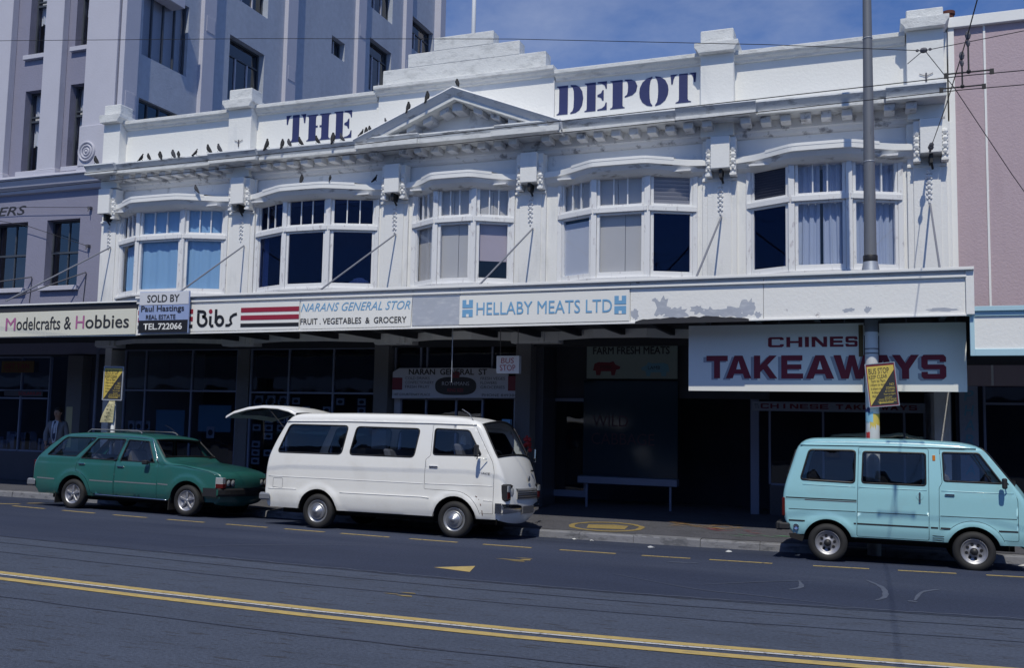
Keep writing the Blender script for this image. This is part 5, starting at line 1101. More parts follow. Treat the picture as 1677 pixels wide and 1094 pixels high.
def vehicle(spec):
    e = empty(spec['name'], (0, 0, 0), spec['label'], spec['cat']); WL[e] = Vector((0, 0, 0))
    P = spec['profile']; f = spec['f']; paint = spec['paint']; step = .06
    # densify the profile, inset by its fillet radius
    D = []
    for i in range(len(P) - 1):
        a, b = P[i], P[i + 1]; k = max(1, int(math.hypot(b[0] - a[0], b[1] - a[1]) / step))
        D += [tuple(a[j] + (b[j] - a[j]) * t / k for j in range(3)) for t in range(k)]
    D.append(P[-1]); n = len(D)
    def smooth1(D):
        return [D[0]] + [tuple((D[i - 1][j] + 2 * D[i][j] + D[i + 1][j]) / 4 for j in range(3)) for i in range(1, n - 1)] + [D[-1]]
    for _ in range(spec.get('smooth', 2)): D = smooth1(D)
    Nn = []
    for i in range(n):
        a, b = D[max(i - 1, 0)], D[min(i + 1, n - 1)]; t = Vector((b[0] - a[0], b[1] - a[1])).normalized(); Nn.append(Vector((-t.y, t.x)))   # outward (profile runs rear-top-front = clockwise)
    Qi = [(D[i][0] - Nn[i].x * D[i][2], D[i][1] - Nn[i].y * D[i][2]) for i in range(n)]
    # lower edge with wheel arches, from front bottom back to rear bottom
    low = []; zs = spec['sill']
    (rx, fx), wr, ar = spec['wheels'], spec['wr'], spec['ar']; wz = wr
    s0 = math.degrees(math.asin((zs - wz) / ar))
    fb, rb_ = Qi[-1], Qi[0]
    low += [(max(fx + ar + .02, fb[0] - .02), zs)] if fb[0] > fx + ar + .05 else []
    low += arcpts(fx, wz, ar, s0, 180 - s0) + arcpts(rx, wz, ar, s0, 180 - s0)
    if rb_[0] < rx - ar - .05: low += [(rb_[0] + .02, zs)]
    outline = Qi + low
    for side in (-1, 1):
        holes = [w['o'] for w in spec['windows'] if not w.get('door')] + [d['o'] for d in spec['doors']]
        nm = 'body_side'
        o = panel(outline, holes, f, side).build(nm, paint, e, smooth=True)
        for w in spec['windows']:
            par = None
            if not w.get('door'):
                g = panel([tuple(p) for p in w['o']], [], lambda x, z: f(x, z) - .014, side, .12).build('side_window', w.get('mt', 'car_glass'), e, smooth=True)
                MB().tube([(x, side * (f(x, z) - .004), z) for x, z in dense(w['o'], .06)], w.get('gr', .013), 6, closed=True).build('window_seal', 'seal', g)
        for d in spec['doors']:
            inner = shrink(d['o'], .006)
            dn = panel(inner, [w['o'] for w in d.get('w', [])], f, side).build('door', paint, e, smooth=True)
            for w in d.get('w', []):
                g = panel(w['o'], [], lambda x, z: f(x, z) - .014, side, .12).build('door_window', 'car_glass', dn, smooth=True)
                MB().tube([(x, side * (f(x, z) - .004), z) for x, z in dense(w['o'], .06)], .012, 6, closed=True).build('window_seal', 'seal', dn)
            for h in d.get('handle', []):
                x0, x1, z0 = h; yy = f((x0 + x1) / 2, z0)
                MB().box(x0, x1, side * yy - .022, side * yy + .022, z0 - .014, z0 + .014).build('handle', 'chrome', dn, bevel=.006)
    # skin over the top, nose and tail with rounded shoulders
    K_ = 5; NC = spec.get('nc', 12); grid = []; crown = spec['crown']
    for i in range(n):
        Px, Pz, r = D[i]; q = Qi[i]; yf = f(q[0], q[1]); row = []
        cr_ = crown(Px, Pz)
        for sgn in (-1, 1):
            pts = []
            for k in range(K_ + 1):
                a = math.pi / 2 * k / K_; y = yf - r * (1 - math.cos(a)); d = r * math.sin(a); pts.append((q[0] + Nn[i].x * d, y, q[1] + Nn[i].y * d))
            if sgn < 0: row += [(p[0], -p[1], p[2]) for p in pts]
            else: right = [(p[0], p[1], p[2]) for p in pts][::-1]
        yi = yf - r
        mid = []
        for k in range(1, NC): t = -1 + 2 * k / NC; mid.append((Px + Nn[i].x * cr_ * (1 - t * t), yi * t, Pz + Nn[i].y * cr_ * (1 - t * t)))
        grid.append(row + mid + right)
    W_ = len(grid[0]); ws = spec['screens']; mb = MB(); mb.v = [p for r in grid for p in r]; glasses = []
    hole = set()
    for sc in ws:
        ia = min(range(n), key=lambda i: math.dist(D[i][:2], sc['a'])); ib = min(range(n), key=lambda i: math.dist(D[i][:2], sc['b']))
        if ia > ib: ia, ib = ib, ia
        c0 = K_ + sc.get('in', 1) - 1; c1 = W_ - 1 - c0
        for i in range(ia, ib):
            for j in range(c0, c1): hole.add((i, j))
        glasses.append((sc, ia, ib, c0, c1))
    for sc in spec.get('cut', []):
        ia = min(range(n), key=lambda i: math.dist(D[i][:2], sc[0])); ib = min(range(n), key=lambda i: math.dist(D[i][:2], sc[1]))
        for i in range(min(ia, ib), max(ia, ib)):
            for j in range(K_ - 2, W_ - 1 - K_ + 2): hole.add((i, j))
    for i in range(n - 1):
        for j in range(W_ - 1):
            if (i, j) not in hole: mb.f.append((i * W_ + j, (i + 1) * W_ + j, (i + 1) * W_ + j + 1, i * W_ + j + 1))
    recalc(mb.build('body', paint, e, smooth=True))
    for sc, ia, ib, c0, c1 in glasses:
        g = MB(); g.rows([[tuple(Vector(p) - Vector((Nn[i].x, 0, Nn[i].y)) * .012) for p in grid[i][c0:c1 + 1]] for i in range(ia, ib + 1)])
        go = g.build(sc['nm'], 'car_glass', e, smooth=True)
        ring = [grid[ia][j] for j in range(c0, c1 + 1)] + [grid[i][c1] for i in range(ia + 1, ib)] + [grid[ib][j] for j in range(c1, c0 - 1, -1)] + [grid[i][c0] for i in range(ib - 1, ia, -1)]
        MB().tube(ring, .018, 6, closed=True).build('window_seal', sc.get('seal', 'seal'), go)
    # wheel wells and underbody
    for wx in (rx, fx):
        for side in (-1, 1):
            yo = f(wx, wz + ar) - .012; yi = yo - .34
            mb = MB(); mb.lathe([(ar + .003, -side * 0 + (side * yo)), (ar + .003, side * yi), (0, side * yi)], (wx, 0, wz), 'y', 20, R(s0), R(180 - s0)); mb.build('wheel_well', 'underbody', e)
    ub = MB(); xr0, xf0 = rb_[0] + .06, fb[0] - .06; wy = min(f(rx, zs), f(fx, zs)) - .36
    ub.box(xr0, xf0, -wy, wy, zs - .10, zs + .05)
    wo = f((rx + fx) / 2, zs) - .05; ub.box(rx + ar + .02, fx - ar - .02, -wo, wo, zs - .03, zs + .06); ub.build('underbody', 'underbody', e)
    fl_ = MB(); wo = f((rx + fx) / 2, zs + .2) - .04; fl_.box(xr0 + .1, fx + .28, -wo + .05, wo - .05, wz + ar + .01, wz + ar + .03); fl_.build('cabin_floor', 'seat', e)
    # wheels
    for wx in (rx, fx):
        for side in (-1, 1):
            make_wheel(e, wx, side * (f(wx, wz + ar) - spec.get('wi', .03)), wr, side, spec['rim'])
    return e, f, D, Nn
def shrink(P, d):
    n = len(P); A = sum(P[i][0] * P[(i + 1) % n][1] - P[(i + 1) % n][0] * P[i][1] for i in range(n)); s = 1 if A > 0 else -1; o = []
    for i in range(n):
        a, b, c = Vector(P[i - 1]), Vector(P[i]), Vector(P[(i + 1) % n]); t = (c - a).normalized() if (c - a).length > 0 else Vector((1, 0)); o.append((b.x - s * t.y * d, b.y + s * t.x * d))
    return o
def make_wheel(e, x, yo, r, side, rim):
    rr, wd = rim['r'], rim['w']; s = -side   # s points inwards
    c = (x, yo, r)
    prof = [(rr, .012), (rr + .01, -.0), (rr + (r - rr) * .35, -.012), (r - .03, -.004), (r - .008, .012), (r, .03), (r, wd - .03), (r - .01, wd - .008), (rr, wd)]
    w = MB(); w.lathe([(0, s * .045), (.05, s * .04), (rr * .45, s * .06), (rr * .72, s * .055), (rr * .82, s * .03), (rr * .9, s * .035), (rr * .95, s * .012), (rr, s * .008), (rr + .003, s * .02), (rr, s * wd)], c, 'y', 32)
    wh = recalc(w.build('wheel', 'rim_silver' if rim['kind'] != 'hub' else 'bumper_grey', e, smooth=True))
    recalc(MB().lathe([(a, s * b) for a, b in prof], c, 'y', 40).build('tyre', 'rubber', wh, smooth=True))
    if rim['kind'] == 'hub':
        recalc(MB().lathe([(rr * .74, s * .03), (rr * .72, s * .012), (rr * .66, s * .004), (rr * .60, s * .016), (rr * .50, s * -.012), (rr * .36, s * -.034), (rr * .16, s * -.042), (rr * .14, s * -.052), (rr * .06, s * -.056), (0, s * -.057)], c, 'y', 32).build('hubcap', 'hub_chrome', wh, smooth=True))
    elif rim['kind'] == 'holes':
        recalc(MB().lathe([(rr * .30, s * .05), (rr * .29, s * .0), (rr * .2, s * -.02), (0, s * -.022)], c, 'y', 20).build('hub_cap', 'car_trim', wh, smooth=True))
        hb = MB()
        for k in range(8):
            a = 2 * math.pi * k / 8 + .2; cx, cz = x + rr * .56 * math.cos(a), r + rr * .56 * math.sin(a); hb.flat([(cx + .021 * math.cos(t), cz + .021 * math.sin(t)) for t in [j * math.pi / 4 for j in range(8)]], yo + s * .0515)
        hb.build('vent_hole', 'black', wh)
    else:
        st = MB()
        for k in range(5):
            a = 2 * math.pi * k / 5 + .3; d = Vector((math.cos(a), 0, math.sin(a))); p = Vector((x, yo + s * .03, r)) + d * rr * .5; t = Vector((-d.z, 0, d.x)); st.obox(p, d, t, (0, 1, 0), rr * .35, rr * .11, .014)
        st.ball((x, yo + s * .03, r), rr * .24, 10, sy=.5); st.build('rim_spokes', 'rim_silver', wh, bevel=.005)
def ribbon(e, f, pts, w, mt, nm, side=-1, off=.0025):
    g = []; P = dense(pts, .08, False)
    for i, p in enumerate(P):
        a, b = P[max(i - 1, 0)], P[min(i + 1, len(P) - 1)]; t = Vector((b[0] - a[0], b[1] - a[1])).normalized(); n_ = Vector((-t.y, t.x)) * w / 2
        g.append([(p[0] + n_.x, side * (f(p[0] + n_.x, p[1] + n_.y) + off), p[1] + n_.y), (p[0] - n_.x, side * (f(p[0] - n_.x, p[1] - n_.y) + off), p[1] - n_.y)])
    return recalc(MB().rows(g).build(nm, mt, e, smooth=True))
def ridge(e, f, pts, r, mt, nm='body_moulding', side=-1, off=0):
    return MB().tube([(x, side * (f(x, z) + off), z) for x, z in dense(pts, .08, False)], r, 6).build(nm, mt, e, smooth=True)
def seat_(e, x, y, w, z0, hb, name='seat'):
    b = MB(); b.box(x - .02, x + .42, y - w / 2, y + w / 2, z0, z0 + .16); b.prism([(x - .22, z0 + hb), (x - .10, z0 + hb), (x + .06, z0 + .1), (x - .06, z0 + .05)], y - w / 2, y + w / 2)
    recalc(b.build(name, 'seat', e, bevel=.03))
sm = lambda t: 0 if t < 0 else (1 if t > 1 else t * t * (3 - 2 * t))
# ---- white van
def fW(x, z):
    y = .845
    if z > 1.0: y -= .10 * ((z - 1.0) / .9) ** 1.25
    if z < .6: y -= .05 * ((.6 - z) / .3) ** 2
    y -= .06 * sm((x - 2.5) / .85) ** 1.5 + .035 * sm((-.55 - x) / .55)
    for cx in (0, 2.48):
        d = math.hypot(x - cx, z - .29)
        if z > .25: y += .022 * math.exp(-((d - .39) / .05) ** 2)
    y += .010 * sm((.62 - z) / .03) * sm((z - .3) / .05)
    return y
prW = [(-1.00, .32, .03), (-1.06, .44, .05), (-1.085, .60, .07), (-1.09, .92, .08), (-1.06, 1.18, .09), (-.95, 1.44, .10), (-.78, 1.76, .12), (-.70, 1.86, .12), (-.52, 1.905, .11), (.4, 1.92, .11), (1.4, 1.92, .11), (2.1, 1.905, .11), (2.6, 1.88, .11), (2.80, 1.83, .10),
       (2.86, 1.79, .07), (3.13, 1.28, .06), (3.17, 1.22, .07), (3.24, 1.06, .10), (3.30, .86, .12), (3.325, .66, .12), (3.32, .5, .10), (3.28, .36, .06), (3.20, .30, .04)]
w1 = roundp([(-.86, 1.235), (-.66, 1.71), (.475, 1.71), (.395, 1.235)], .07)
w2 = roundp([(.545, 1.235), (.635, 1.70), (1.80, 1.69), (1.73, 1.23)], .07)
w3 = roundp([(2.065, 1.28), (2.065, 1.70), (2.66, 1.685), (2.90, 1.29)], .05)
dW = roundp([(1.945, .74), (1.945, 1.205), (2.025, 1.27), (2.025, 1.765), (2.76, 1.765), (3.085, 1.20), (3.12, 1.05), (3.12, .40), (2.935, .40)], .02, 2) + arcpts(2.48, .29, .435, 12, 92, 10)
spec = dict(name='parked_van', cat='van', label='white passenger van parked at the kerb with its rear hatch raised', profile=prW, f=fW, paint='van_white', sill=.315, wheels=(0, 2.48), wr=.285, ar=.365,
            windows=[dict(o=w1), dict(o=w2)], doors=[dict(o=dW, w=[dict(o=w3)], handle=[(2.02, 2.17, 1.09)])], crown=lambda x, z: .035 if z > 1.8 else (.10 if x > 2.8 else .03),
            screens=[dict(a=(2.87, 1.77), b=(3.12, 1.30), nm='windscreen')], cut=[((-.74, 1.80), (-1.085, .62))], rim=dict(r=.185, w=.17, kind='hub'))
vw, f_, D_, N_ = vehicle(spec)
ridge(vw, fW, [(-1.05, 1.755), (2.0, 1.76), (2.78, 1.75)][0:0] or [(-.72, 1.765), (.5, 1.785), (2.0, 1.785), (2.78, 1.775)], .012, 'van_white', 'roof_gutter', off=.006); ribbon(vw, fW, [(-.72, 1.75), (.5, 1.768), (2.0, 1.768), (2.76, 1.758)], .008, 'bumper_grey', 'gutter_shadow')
ridge(vw, fW, [(-1.0, .83), (1.93, .82)], .006, 'van_white'); ridge(vw, fW, [(1.96, .82), (3.1, .83)], .006, 'van_white')
ridge(vw, fW, [(-1.0, .62), (-.42, .63)], .010, 'van_white'); ridge(vw, fW, [(.42, .61), (1.9, .61), (2.04, .60)], .010, 'van_white'); ridge(vw, fW, [(2.96, .60), (3.1, .60)], .008, 'van_white')
ribbon(vw, fW, roundp([(-.90, .635), (-.90, .80), (-.70, .80), (-.70, .635)], .02) + [(-.90, .65)], .006, 'bumper_grey', 'fuel_flap_seam')
for side in (-1, 1):
    bp = MB()
    hl = MB(); hl.box(3.22, 3.338, side * .61 - .17, side * .61 + .165, .60, .865); h_ = hl.build('headlight', 'car_trim', vw, bevel=.02)
    MB().lathe([(0, .022), (.06, .016), (.085, 0)], (3.336, side * .55, .735), 'x', 20).build('lens', 'lamp_clear', h_, smooth=True)
    q = MB(); q.box(3.28, 3.348, side * .71 - .055, side * .71 + .055, .745, .84); q.build('side_lamp', 'lamp_clear', h_, bevel=.006); q = MB(); q.box(3.28, 3.345, side * .71 - .05, side * .71 + .05, .635, .74); q.build('indicator', 'lamp_red', h_, bevel=.006)
nx = lambda y, d: 3.322 + .10 * (1 - (y / .72) ** 2) + d
gr = MB(); gr.rows([[(nx(y, -.03), y, .62), (nx(y, .012), y, .63), (nx(y, .012), y, .79), (nx(y, -.03), y, .80)] for y in [-.46 + .92 * i / 14 for i in range(15)]]); g_ = recalc(gr.build('grille', 'bumper_grey', vw, smooth=True))
for k in range(4): recalc(MB().rows([[(nx(y, .016), y, .645 + .036 * k), (nx(y, .016), y, .657 + .036 * k)] for y in [-.45 + .9 * i / 14 for i in range(15)]]).build('grille_bar', 'car_trim', g_))
MB().lathe([(0, .012), (.045, .008), (.05, 0)], (3.41, 0, .95), 'x', 16).build('badge', 'bumper_grey', vw); MB().box(3.33, 3.35, .30, .42, 1.06, 1.09).build('badge', 'car_trim', vw)
b = MB(); b.rows([[(x, y, z) for z, dx in ((.41, -.02), (.43, .03), (.50, .05), (.55, .03), (.57, -.02)) for x in (3.36 + dx - .09 * (abs(y) / .83) ** 4,)] for y in [-.84 + .07 * i for i in range(25)]])
b.rows([[(3.27 - .10 * t, s_ * (.84 + .01 * t), z) for z in (.41, .57)] for s_ in (-1,) for t in (0, .5, 1)]); recalc(b.build('front_bumper', 'chrome', vw, smooth=True))
MB().box(3.39, 3.42, -.26, .26, .40, .52).build('number_plate', 'plate', vw, bevel=.004)
b = MB(); b.box(-1.16, -1.06, -.83, .83, .42, .55); b.box(-1.14, -.93, -.875, -.83, .43, .54); b.build('rear_bumper', 'bumper_grey', vw, bevel=.02)
MB().box(-1.096, -1.06, -.77, -.66, .62, .92).build('tail_lamp', 'lamp_red', vw, bevel=.01); MB().box(-1.096, -1.06, .66, .77, .62, .92).build('tail_lamp', 'lamp_red', vw, bevel=.01)
hp = [(-.62, 1.915), (-.74, 1.975), (-.95, 2.02), (-1.25, 2.03), (-1.55, 1.995), (-1.85, 1.92), (-2.06, 1.845)]
b = MB(); hw = [(.70), (.74), (.77), (.79), (.79), (.78), (.70)]
b.rows([[(x, -w_ * .995, z - .05), (x, -w_, z - .025), (x, -w_ * .96, z), (x, -w_ * .5, z + .02), (x, 0, z + .025), (x, w_ * .5, z + .02), (x, w_ * .96, z), (x, w_, z - .025), (x, w_ * .995, z - .05)] for (x, z), w_ in zip(hp, hw)])
ht = b.build('rear_hatch', 'van_white', vw, smooth=True)
b = MB(); b.rows([[(x, -w_ * .96, z - .06), (x, -w_ * .9, z - .045), (x, 0, z - .02), (x, w_ * .9, z - .045), (x, w_ * .96, z - .06)] for (x, z), w_ in zip(hp[1:], hw[1:])]); b.build('hatch_lining', 'hatch_inner', ht, smooth=True)
b = MB(); b.rows([[(x, -w_ * .78, z - .062), (x, 0, z - .038), (x, w_ * .78, z - .062)] for (x, z), w_ in list(zip(hp, hw))[3:6]]); b.build('hatch_window', 'hatch_glass', ht, smooth=True)
MB().tube([(-.80, -.70, 1.62), (-1.15, -.74, 1.98)], .010).build('gas_strut', 'car_trim', ht)
b = MB(); b.tube([(2.88, -.90, 1.30), (2.90, -1.0, 1.24), (2.93, -1.02, 1.30)], .008); b.tube([(3.0, -.83, 1.24), (2.9, -.98, 1.25)], .008); mi = b.build('wing_mirror', 'chrome', vw); MB().box(2.87, 2.92, -1.08, -.96, 1.27, 1.46).build('mirror_head', 'car_trim', mi, bevel=.015)
b = MB(); b.tube([(3.1, .84, 1.2), (3.16, 1.02, 1.22), (3.16, 1.02, 1.33)], .008); mi = b.build('wing_mirror', 'chrome', vw); MB().box(3.13, 3.17, .97, 1.07, 1.27, 1.45).build('mirror_head', 'chrome', mi, bevel=.015)
MB().tube([(2.72, -.70, 1.80), (2.62, -.71, 1.95), (2.50, -.72, 2.02)], .006).build('aerial', 'chrome', vw)
for y in (-.35, .35): MB().tube([(3.20, y, 1.22), (3.17, y + .15, 1.30), (3.10, y + .42, 1.42)], .008).build('wiper', 'car_trim', vw)
text('HIACE', 2.86, 3.06, 1.005, 1.035, -(fW(2.95, 1.02) + .004), 'car_trim', vw, 'badge_lettering', bold=.01, shear=.2)
seat_(vw, 2.55, -.42, .5, .85, .62); seat_(vw, 2.55, .42, .5, .85, .62); seat_(vw, 1.3, 0, 1.4, .8, .55); seat_(vw, .5, 0, 1.4, .8, .55)
MB().ball((2.40, -.42, 1.50), .09, 10, sz=1.5, sx=.5).build('headrest', 'blind_beige', vw, smooth=True)
MB().tube([(3.0 + .03 * math.cos(t), -.42 + .18 * math.cos(t), 1.28 + .1 * math.sin(t)) for t in [i * math.pi / 10 for i in range(20)]], .012, closed=True).build('steering_wheel', 'car_trim', vw)
MB().box(2.9, 3.12, -.72, .72, .9, 1.22).build('dashboard', 'seat', vw, bevel=.03)
for a, c in (((2.885, .62), (2.93, .52)), ((2.945, .45), (2.95, .37)), ((2.83, .665), (2.86, .65))): ribbon(vw, fW, [a, c], .012, 'rust_brown', 'rust_patch', off=.004)
vw.location = (-8.63, 13.78 + .86, rz(-7.4, 13.9) + .0)
# ---- blue van
def fB(x, z):
    y = .70
    if z > .95: y -= .10 * ((z - .95) / .75) ** 1.2
    if z < .54: y -= .05 * ((.54 - z) / .2) ** 2
    y -= .06 * sm((x - 1.9) / .7) ** 1.5 + .03 * sm((-.25 - x) / .4)
    for cx in (0, 1.84):
        d = math.hypot(x - cx, z - .26)
        if z > .25: y += .022 * math.exp(-((d - .35) / .045) ** 2)
    return y
prB = [(-.46, .36, .03), (-.55, .46, .05), (-.60, .62, .06), (-.605, .90, .06), (-.56, 1.10, .07), (-.48, 1.35, .08), (-.41, 1.58, .08), (-.36, 1.655, .07), (-.24, 1.70, .08), (.33, 1.715, .08), (1.2, 1.71, .08), (1.7, 1.69, .08), (1.92, 1.655, .08), (1.99, 1.62, .06),
       (2.33, 1.16, .05), (2.40, 1.08, .07), (2.50, .92, .09), (2.55, .74, .10), (2.56, .55, .08), (2.53, .40, .05), (2.45, .34, .03)]
b1 = roundp([(-.36, 1.12), (-.24, 1.545), (.375, 1.55), (.36, 1.10)], .05); b2 = roundp([(.455, 1.105), (.475, 1.54), (1.275, 1.54), (1.27, 1.10)], .04)
b3 = roundp([(1.495, 1.17), (1.485, 1.56), (1.93, 1.56), (2.20, 1.165)], .03)
dB = roundp([(.38, .37), (.415, 1.60), (1.315, 1.60), (1.30, .37)], .03); dB2 = roundp([(1.42, .52), (1.43, 1.08), (1.47, 1.15), (1.445, 1.60), (2.0, 1.60), (2.33, 1.12), (2.38, .95), (2.38, .42), (2.235, .42)], .025, 3) + arcpts(1.84, .26, .395, 22, 138, 12)
spec = dict(name='parked_van', cat='van', label='pale blue compact van with a sliding side door parked at the right', profile=prB, f=fB, paint='van_blue', sill=.36, wheels=(0, 1.84), wr=.262, ar=.325,
            windows=[dict(o=b1, gr=.015)], doors=[dict(o=dB, w=[dict(o=b2)]), dict(o=dB2, w=[dict(o=b3)], handle=[(1.50, 1.62, .99)])], crown=lambda x, z: .03 if z > 1.6 else (.08 if x > 1.9 else .03),
            screens=[dict(a=(2.0, 1.60), b=(2.32, 1.18), nm='windscreen'), dict(a=(-.42, 1.54), b=(-.54, 1.16), nm='rear_window')], rim=dict(r=.165, w=.15, kind='holes'), wi=.01)
vb, _, _, _ = vehicle(spec)
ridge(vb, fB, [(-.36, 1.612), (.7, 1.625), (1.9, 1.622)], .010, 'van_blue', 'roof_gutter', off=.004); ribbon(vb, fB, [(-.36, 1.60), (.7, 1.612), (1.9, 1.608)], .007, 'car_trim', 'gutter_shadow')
ridge(vb, fB, [(-.33, 1.055), (.37, 1.045)], .006, 'van_blue'); ridge(vb, fB, [(.42, 1.045), (1.28, 1.04)], .006, 'van_blue'); ridge(vb, fB, [(1.46, 1.04), (2.33, 1.04)], .006, 'van_blue')
rl = ribbon(vb, fB, [(-.56, .865), (.385, .865)], .055, 'van_blue', 'door_rail', off=.0035); ribbon(vb, fB, [(-.56, .862), (.385, .860)], .018, 'car_trim', 'rail_slot', off=.004); ribbon(vb, fB, [(-.3, .842), (.385, .840)], .008, 'rust_brown', 'rust_line', off=.005)
for a, c in ((-.52, .37), (.39, 1.29), (1.44, 2.36)): ribbon(vb, fB, [(a, .705), (c, .708)], .008, 'car_trim', 'body_line')
for a, c in ((-.52, -.30), (.345, .375), (.39, 1.29), (1.32, 1.41), (1.44, 1.56), (2.14, 2.37)): ribbon(vb, fB, [(a, .545), (c, .545)], .022, 'car_trim', 'side_strip')
b = MB(); b.box(-.70, -.60, -.68, .68, .40, .52); b.box(-.66, -.50, -.72, -.68, .41, .51); b.build('rear_bumper', 'car_trim', vb, bevel=.02)
MB().box(-.612, -.57, -.675, -.58, .60, .86).build('tail_lamp', 'lamp_red', vb, bevel=.01); MB().box(-.612, -.57, .60, .695, .60, .86).build('tail_lamp', 'lamp_red', vb, bevel=.01)
b = MB(); b.lathe([(0, .02), (.035, .012), (.04, 0)], (-.42, -(fB(-.42, .46) + .02), .46), 'y', 14); recalc(b.build('towing_lamp', 'chrome', vb)); MB().prism([(-.52, .36), (-.30, .36), (-.34, .26), (-.5, .30)], -.66, -.60).build('mud_flap', 'underbody', vb)
y_ = fB(1.38, 1.48); MB().box(1.36, 1.395, -y_ - .012, -y_ + .01, 1.44, 1.515).build('side_repeater', 'lamp_amber', vb, bevel=.003)
y_ = fB(1.19, .95); MB().lathe([(0, -.004), (.045, -.004), (.05, 0)], (1.19, -y_, .955), 'y', 16).build('handle_recess', 'van_blue', vb); MB().box(1.178, 1.202, -y_ - .022, -y_, .87, 1.01).build('sliding_door_handle', 'chrome', vb, bevel=.006)
b = MB(); b.tube([(2.22, -.66, 1.18), (2.26, -.76, 1.16), (2.24, -.80, 1.18)], .008); mi = b.build('wing_mirror', 'car_trim', vb); MB().box(2.18, 2.24, -.86, -.77, 1.10, 1.24).build('mirror_head', 'car_trim', mi, bevel=.015)
MB().tube([(1.86, -(fB(1.9, 1.5) - .004), 1.56), (2.08, -(fB(2.1, 1.2) - .004), 1.17)], .008).build('quarterlight_bar', 'chrome', vb)
for k in range(3): ribbon(vb, fB, [(1.34, .44 - .03 * k), (1.48, .435 - .03 * k)], .008, 'car_trim', 'vent_slot')
b = MB(); b.rows([[(2.60 - .08 * (abs(y) / .7) ** 4, y, z) for z in (.42, .52)] for y in [-.7 + .1 * i for i in range(15)]]); recalc(b.build('front_bumper', 'car_trim', vb))
for s_ in (-1, 1): MB().lathe([(0, .02), (.06, .015), (.08, 0)], (2.57, s_ * .5, .72), 'x', 18).build('headlight', 'lamp_clear', vb, smooth=True)
seat_(vb, 1.65, -.34, .45, .72, .55); seat_(vb, 1.65, .34, .45, .72, .55); seat_(vb, .15, 0, 1.1, .62, .5); MB().box(2.1, 2.3, -.6, .6, .8, 1.08).build('dashboard', 'seat', vb, bevel=.03)
MB().tube([(2.08 + .03 * math.cos(t), -.34 + .17 * math.cos(t), 1.15 + .1 * math.sin(t)) for t in [i * math.pi / 10 for i in range(20)]], .011, closed=True).build('steering_wheel', 'car_trim', vb)
vb.location = (-.61, 14.12 + .71, rz(.3, 14.3))
# ---- green estate car
def fG(x, z):
    y = .80
    if z > .88: y -= .17 * ((z - .88) / .55) ** 1.1
    if z < .5: y -= .06 * ((.5 - z) / .25) ** 2
    if .5 < z < .95: y -= .02 * ((z - .55) / .4) ** 2 if z > .55 else 0
    y -= .10 * sm((x - 2.6) / .9) ** 1.6 + .05 * sm((-.45 - x) / .5)
    for cx in (.12, 2.79):
        d = math.hypot(x - cx, z - .285)
        if z > .25: y += .018 * math.exp(-((d - .40) / .05) ** 2)
    return y
prG = [(-.84, .34, .03), (-.93, .42, .05), (-.965, .58, .06), (-.97, .80, .06), (-.94, .93, .06), (-.86, 1.00, .05), (-.62, 1.20, .05), (-.36, 1.39, .05), (-.24, 1.43, .06), (.12, 1.455, .06), (.7, 1.465, .06), (1.23, 1.46, .06), (1.66, 1.435, .06), (1.84, 1.40, .05),
       (2.24, 1.00, .05), (2.32, .955, .07), (2.6, .93, .07), (3.0, .885, .06), (3.3, .83, .045), (3.44, .785, .035), (3.49, .72, .03), (3.50, .60, .03), (3.48, .42, .05), (3.42, .28, .04), (3.34, .23, .03)]
q1 = roundp([(-.62, 1.005), (-.30, 1.325), (-.24, 1.36), (.48, 1.365), (.12, .995)], .03); q2 = roundp([(.255, .97), (.53, 1.35), (1.20, 1.35), (1.115, .955)], .02); q3 = roundp([(1.215, .95), (1.275, 1.345), (1.76, 1.325), (2.01, .94)], .02)
dG = roundp([(.585, .31), (1.10, .30), (1.10, .93), (1.235, 1.385), (.50, 1.385), (.165, .88), (.155, .74)], .015, 2) + arcpts(.12, .285, .435, 82, 8, 8); dG2 = roundp([(1.115, .30), (2.12, .28), (2.12, .91), (1.83, 1.37), (1.25, 1.385), (1.115, .93)], .015, 2)
spec = dict(name='estate_car', cat='car', label='dark green estate car with a roof rack parked behind the white van', profile=prG, f=fG, paint='car_green', sill=.27, wheels=(.12, 2.79), wr=.282, ar=.36,
            windows=[dict(o=q1, gr=.010)], doors=[dict(o=dG, w=[dict(o=q2)], handle=[(.23, .38, .855)]), dict(o=dG2, w=[dict(o=q3)], handle=[(1.17, 1.32, .835)])], crown=lambda x, z: .03 if z > 1.1 else (.06 if (x > 2.3 and z < .8) else .03),
            screens=[dict(a=(1.88, 1.36), b=(2.22, 1.02), nm='windscreen'), dict(a=(-.42, 1.35), b=(-.80, 1.05), nm='rear_window')], rim=dict(r=.185, w=.165, kind='spokes'), smooth=1, wi=.02)
vg, _, _, _ = vehicle(spec)
for a, c in ((-.83, -.34), (.53, 1.09), (1.13, 2.11), (2.14, 2.37)): ribbon(vg, fG, [(a, .56), (c, .55)], .022, 'bumper_grey', 'side_strip')
ridge(vg, fG, [(.62, .30), (1.5, .285), (2.34, .27)], .012, 'chrome', 'sill_trim')
ridge(vg, fG, [(2.14, .915), (2.7, .905), (3.2, .82), (3.42, .735)], .006, 'car_green', 'wing_crease'); ridge(vg, fG, [(-.28, 1.395), (.5, 1.405), (1.3, 1.405), (1.82, 1.375), (2.10, .955)], .008, 'chrome', 'gutter_trim', off=-.004)
for y in (-.50, .50):
    b = MB(); b.tube([(.10, y, 1.47), (.18, y, 1.525), (1.30, y, 1.525), (1.95 - .55, y, 1.50), (1.42, y, 1.47)], .011); b.build('roof_rail', 'bumper_grey', vg)
MB().tube([(.2, -.5, 1.525), (.2, .5, 1.525)], .010).build('rack_bar', 'bumper_grey', vg); MB().tube([(1.3, -.5, 1.52), (1.3, .5, 1.52)], .010).build('rack_bar', 'bumper_grey', vg)
